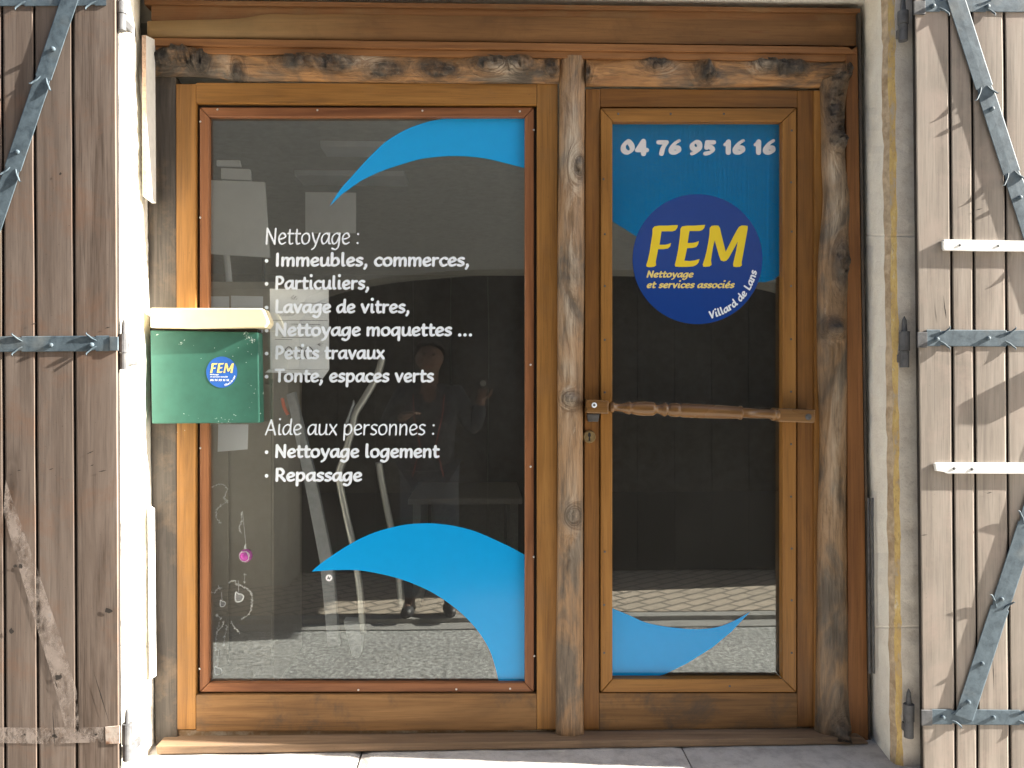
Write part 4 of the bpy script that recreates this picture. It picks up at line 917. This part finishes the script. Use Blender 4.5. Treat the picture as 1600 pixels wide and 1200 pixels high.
heart(374, 933, 7.5, 'clear heart ornament, largest, inside the tinsel loop'); heart(348, 943, 5, 'small clear heart ornament left of the tinsel loop'); heart(341, 1048, 6.5, 'lowest clear heart ornament, near the bottom left bead')
bm = bmesh.new(); rg = random.Random(5)
def wisp(pts, y=.068, r=.0009, bits=14, sp=2.5):
    r *= .62; bits = int(bits * 2.4)
    q = catmull(pts, 8); q = [(a + rg.uniform(-.5, .5), b + rg.uniform(-.5, .5)) for a, b in q]; tube(bm, [P(a, b, y) for a, b in q], r, 5)
    for _ in range(bits):
        a, b = q[rg.randrange(len(q))]; an = rg.uniform(0, 6.28); l = rg.uniform(.3, 1) * sp; a += rg.uniform(-1.5, 1.5); b += rg.uniform(-1.5, 1.5)
        tube(bm, [P(a, b, y), P(a + l * math.cos(an), b + l * math.sin(an), y - .003)], [.0011, .0004], 5)
wisp([(358, 910), (366, 907), (370, 913), (380, 917), (391, 924), (394, 935), (392, 952), (386, 962), (378, 967)], bits=40); wisp([(328, 922), (334, 926), (342, 918), (345, 920)], bits=8); wisp([(339, 961), (345, 966)], bits=8)
wisp([(343, 971), (340, 985), (337, 1000), (338, 1015)], r=.0007, bits=6); wisp([(350, 970), (346, 980), (339, 987)], r=.0012, bits=3); wisp([(361, 970), (366, 980), (374, 988)], r=.0013, bits=4); wisp([(355, 978), (352, 992), (349, 1008)], r=.0008, bits=6); wisp([(383, 897), (382, 910)], bits=4); wisp([(341, 1015), (341, 1040)], r=.0006, bits=2)
tag(obj('tinsel_garland', bm, MT['tinsel'], None, center=True), 'wispy silver tinsel loop hanging in the lower left corner of the pane', 'garland')
bm = bmesh.new(); wisp([(330, 762), (345, 756), (355, 764), (350, 778), (356, 783), (345, 790), (338, 800), (340, 812), (346, 818)], r=.0007, bits=26, sp=2); wisp([(377, 800), (378, 812), (374, 822), (376, 832)], r=.0006, bits=14)
tag(obj('tinsel_garland', bm, MT['tinsel'], None, center=True), 'thin silver tinsel strand hanging above the magenta bauble', 'garland')
bm = bmesh.new(); c = P(514, 903, YV); 
flat(bm, [(514 + 5.2 * math.cos(a * math.pi / 12), 903 + 5.2 * math.sin(a * math.pi / 12)) for a in range(24)], YV); dot = obj('round_sticker', bm, MT['paper'], None, center=True); tag(dot, 'tiny round white sticker just below the tip of the lower blue wave', 'sticker')
bm = bmesh.new(); flat(bm, [(511, 905), (513, 899.5), (514.2, 903), (517, 901), (515, 906), (513.5, 904.5)], YV - .0003); obj('scribble', bm, MT['ink'], dot)
# desk and chair deeper in
dk = thing('office_desk', 'pale desk in the dim room behind the window', 'desk', P(730, 870, 1.9))
za, xa, xb = P(700, 775, 1.7).z, P(640, 760, 1.7).x, P(815, 760, 1.7).x
bm = bmesh.new(); box(bm, (xa, 1.6, za - .03), (xb, 2.3, za), 0, .004); obj('desk_top', bm, MT['desk'], dk)
for q in (xa + .04, xb - .04):
    bm = bmesh.new(); box(bm, (q - .02, 1.66, .4), (q + .02, 2.24, za - .031)); obj('desk_leg', bm, MT['desk'], dk)
bm = bmesh.new(); box(bm, (xa + .08, 2.2, .6), (xb - .08, 2.22, za - .032)); obj('modesty_panel', bm, MT['desk'], dk)
# ================================================================== PERSON (stands in the street, mirrored in the pane)
MT['skin'] = plain('skin', (.15, .085, .06), .6, 0, .06, .05, 40); MT['cloth'] = plain('dark_jacket_cloth', (.030, .032, .040), .85, 0, .3, .3, 60)
MT['jeans'] = plain('dark_trousers_cloth', (.035, .042, .060), .85, 0, .3, .3, 90); MT['hair'] = plain('dark_hair', (.04, .03, .022), .7, 0, .4, .6, 150)
MT['red'] = plain('red_strap', (.26, .03, .02), .6)
def skin_mesh(name, chains, root, mat, parent, sub=1):
    """chains: lists of (x,y,z,radius); chains share a joint where their points coincide"""
    vs_, es, rs, idx = [], [], [], {}
    for ch in chains:
        prev = None
        for x, y, z, r in ch:
            k = (round(x, 4), round(y, 4), round(z, 4))
            if k not in idx: idx[k] = len(vs_); vs_.append(Vector((x, y, z))); rs.append(r)
            i = idx[k]
            if prev is not None and prev != i: es.append((prev, i))
            prev = i
    off = wloc(parent)
    me = bpy.data.meshes.new(name); me.from_pydata([v - off for v in vs_], es, []); me.materials.append(mat)
    o = bpy.data.objects.new(name, me); C.objects.link(o); o.parent = parent
    md = o.modifiers.new("Skin", 'SKIN'); md.use_smooth_shade = True
    for i, d in enumerate(me.skin_vertices[0].data): d.radius = (rs[i], rs[i]); d.use_root = (i == root)
    s = o.modifiers.new("Subdivision", 'SUBSURF'); s.levels = sub; s.render_levels = sub
    return o
pr_lift = .04
pr = thing('person', 'person in dark jacket with red strap, taking the picture, mirrored in the window', 'person', (-.35, -2.78, 0))
bx = -.35; yb = -2.80
pel = (bx, yb, .96, .13); wst = (bx, yb, 1.10, .125); ch_ = (bx, yb + .01, 1.30, .15); nk0 = (bx, yb, 1.47, .075); nk = (bx, yb + .015, 1.54, .055); jaw = (bx, yb + .05, 1.61, .066); skl = (bx, yb + .04, 1.69, .092); top_ = (bx, yb + .02, 1.765, .065)
def hand(wr, dirv, side, up=(0, 0, 1), curl=.5):
    d = Vector(dirv).normalized(); u = Vector(up); s = d.cross(u).normalized() * side; u = s.cross(d).normalized() * side; w0 = Vector(wr[:3])
    pm = w0 + d * .05; out = [[wr, (*pm, .026)]]
    for k, (o_, l_) in enumerate(((.027, .072), (.009, .080), (-.010, .074), (-.027, .058))):
        kn = w0 + d * .088 + s * o_; m_ = kn + d * l_ * .5 - u * l_ * .25 * curl; t_ = m_ + d * l_ * .35 - u * l_ * .45 * curl
        out.append([(*pm, .026), (*kn, .0105), (*m_, .009), (*t_, .0075)])
    th = w0 + d * .035 + s * .038; t2 = th + d * .035 + s * .018 - u * .012
    out.append([(*pm, .026), (*th, .012), (*t2, .0095), (*(t2 + d * .026 - u * .006), .008)])
    return out
shr = (bx + .185, yb - .005, 1.43, .062); elr = (bx + .30, yb + .02, 1.19, .043); wrr = (bx + .335, -2.735, 1.39, .029)
shl = (bx - .185, yb - .005, 1.43, .062); ell = (bx - .29, yb + .05, 1.18, .043); wrl = (bx - .16, yb + .22, 1.30, .029)
def leg(s): 
    h = (bx + s * .095, yb, .90, .085); k = (bx + s * .115, yb + .015, .50, .056); a = (bx + s * .125, yb - .01, .09, .038)
    return h, k, a
lr, ll = leg(1), leg(-1)
foot = lambda a: (a[0] * 1.0 + (a[0] - bx) * .2, a[1] + .15, .032, .030)
chains = [[pel, wst, ch_, nk0, nk, jaw, skl, top_], [skl, (bx, yb + .135, 1.675, .012)], [skl, (bx + .095, yb + .03, 1.675, .016)], [skl, (bx - .095, yb + .03, 1.675, .016)],
          [ch_, shr, elr, wrr], [ch_, shl, ell, wrl], [pel, *lr, foot(lr[2])], [pel, *ll, foot(ll[2])]]
chains += hand(wrr, (.10, .12, .62), 1, (0, -1, .2), .7) + hand(wrl, (.55, .45, .25), -1, (0, 0, 1), .6)
skin_mesh('body', chains, 0, MT['skin'], pr, 2)
g = lambda p, k=1.22, a=.014: (*p[:3], p[3] * k + a)
jk = [[g(pel, 1.1), g(wst), g(ch_), g(nk0, 1.05)], [g(ch_), g(shr), g(elr), g(wrr)], [g(ch_), g(shl), g(ell), g(wrl)]]
skin_mesh('jacket', jk, 1, MT['cloth'], pr)
skin_mesh('trousers', [[g(pel, 1.05), *[g(q) for q in lr]], [g(pel, 1.05), *[g(q) for q in ll]]], 0, MT['jeans'], pr)
for s in (lr, ll):
    skin_mesh('shoe', [[(s[2][0], s[2][1] - .03, .05, .048), (s[2][0], s[2][1] + .06, .045, .046), (foot(s[2])[0], foot(s[2])[1] + .02, .038, .038)]], 0, MT['rubber'], pr)
bm = bmesh.new(); bmesh.ops.create_uvsphere(bm, u_segments=28, v_segments=18, radius=.102, matrix=Matrix.Translation((bx, yb + .024, 1.70)))
bmesh.ops.delete(bm, geom=[v for v in bm.verts if v.co.z < 1.66 + max(0, (v.co.y - yb + .02)) * .75], context='VERTS')
for v in bm.verts: v.co += Vector([noise.noise(v.co * 40 + Vector((k * 9, 0, 0))) * .006 for k in range(3)]); v.co.z += .010
obj('hair', bm, MT['hair'], pr, smooth=True)
for s in (-1, 1):
    bm = bmesh.new(); bmesh.ops.create_uvsphere(bm, u_segments=12, v_segments=8, radius=.011, matrix=Matrix.Translation((bx + s * .034, yb + .122, 1.70))); obj('eye', bm, MT['hair'], pr, smooth=True)
bm = bmesh.new(); tube(bm, [Vector((bx - .024, yb + .113, 1.622)), Vector((bx, yb + .12, 1.619)), Vector((bx + .024, yb + .113, 1.622))], [.003, .0055, .003], 8); obj('mouth', bm, MT['red'], pr)
bm = bmesh.new()
for s in (-1, 1): tube(bm, [Vector(q) for q in ((bx + s * .10, yb + .13, 1.44), (bx + s * .09, yb + .19, 1.30), (bx + s * .05, yb + .185, 1.12), (bx + s * .10, yb + .16, .92))], .0045, 8)
obj('strap', bm, MT['red'], pr)
pr.location.z += pr_lift
cm = thing('pocket_camera', 'small black pocket camera held up in the right hand of the photographer', 'camera', (0, -2.68, 1.5))
bm = bmesh.new(); box(bm, (-.05, -2.695, 1.515), (.05, -2.672, 1.58), 0, .004); obj('case', bm, MT['rubber'], cm)
bm = bmesh.new(); tube(bm, [Vector((.0, -2.672, 1.55)), Vector((.0, -2.655, 1.55))], .02, 20); obj('lens_barrel', bm, MT['steel'], cm)
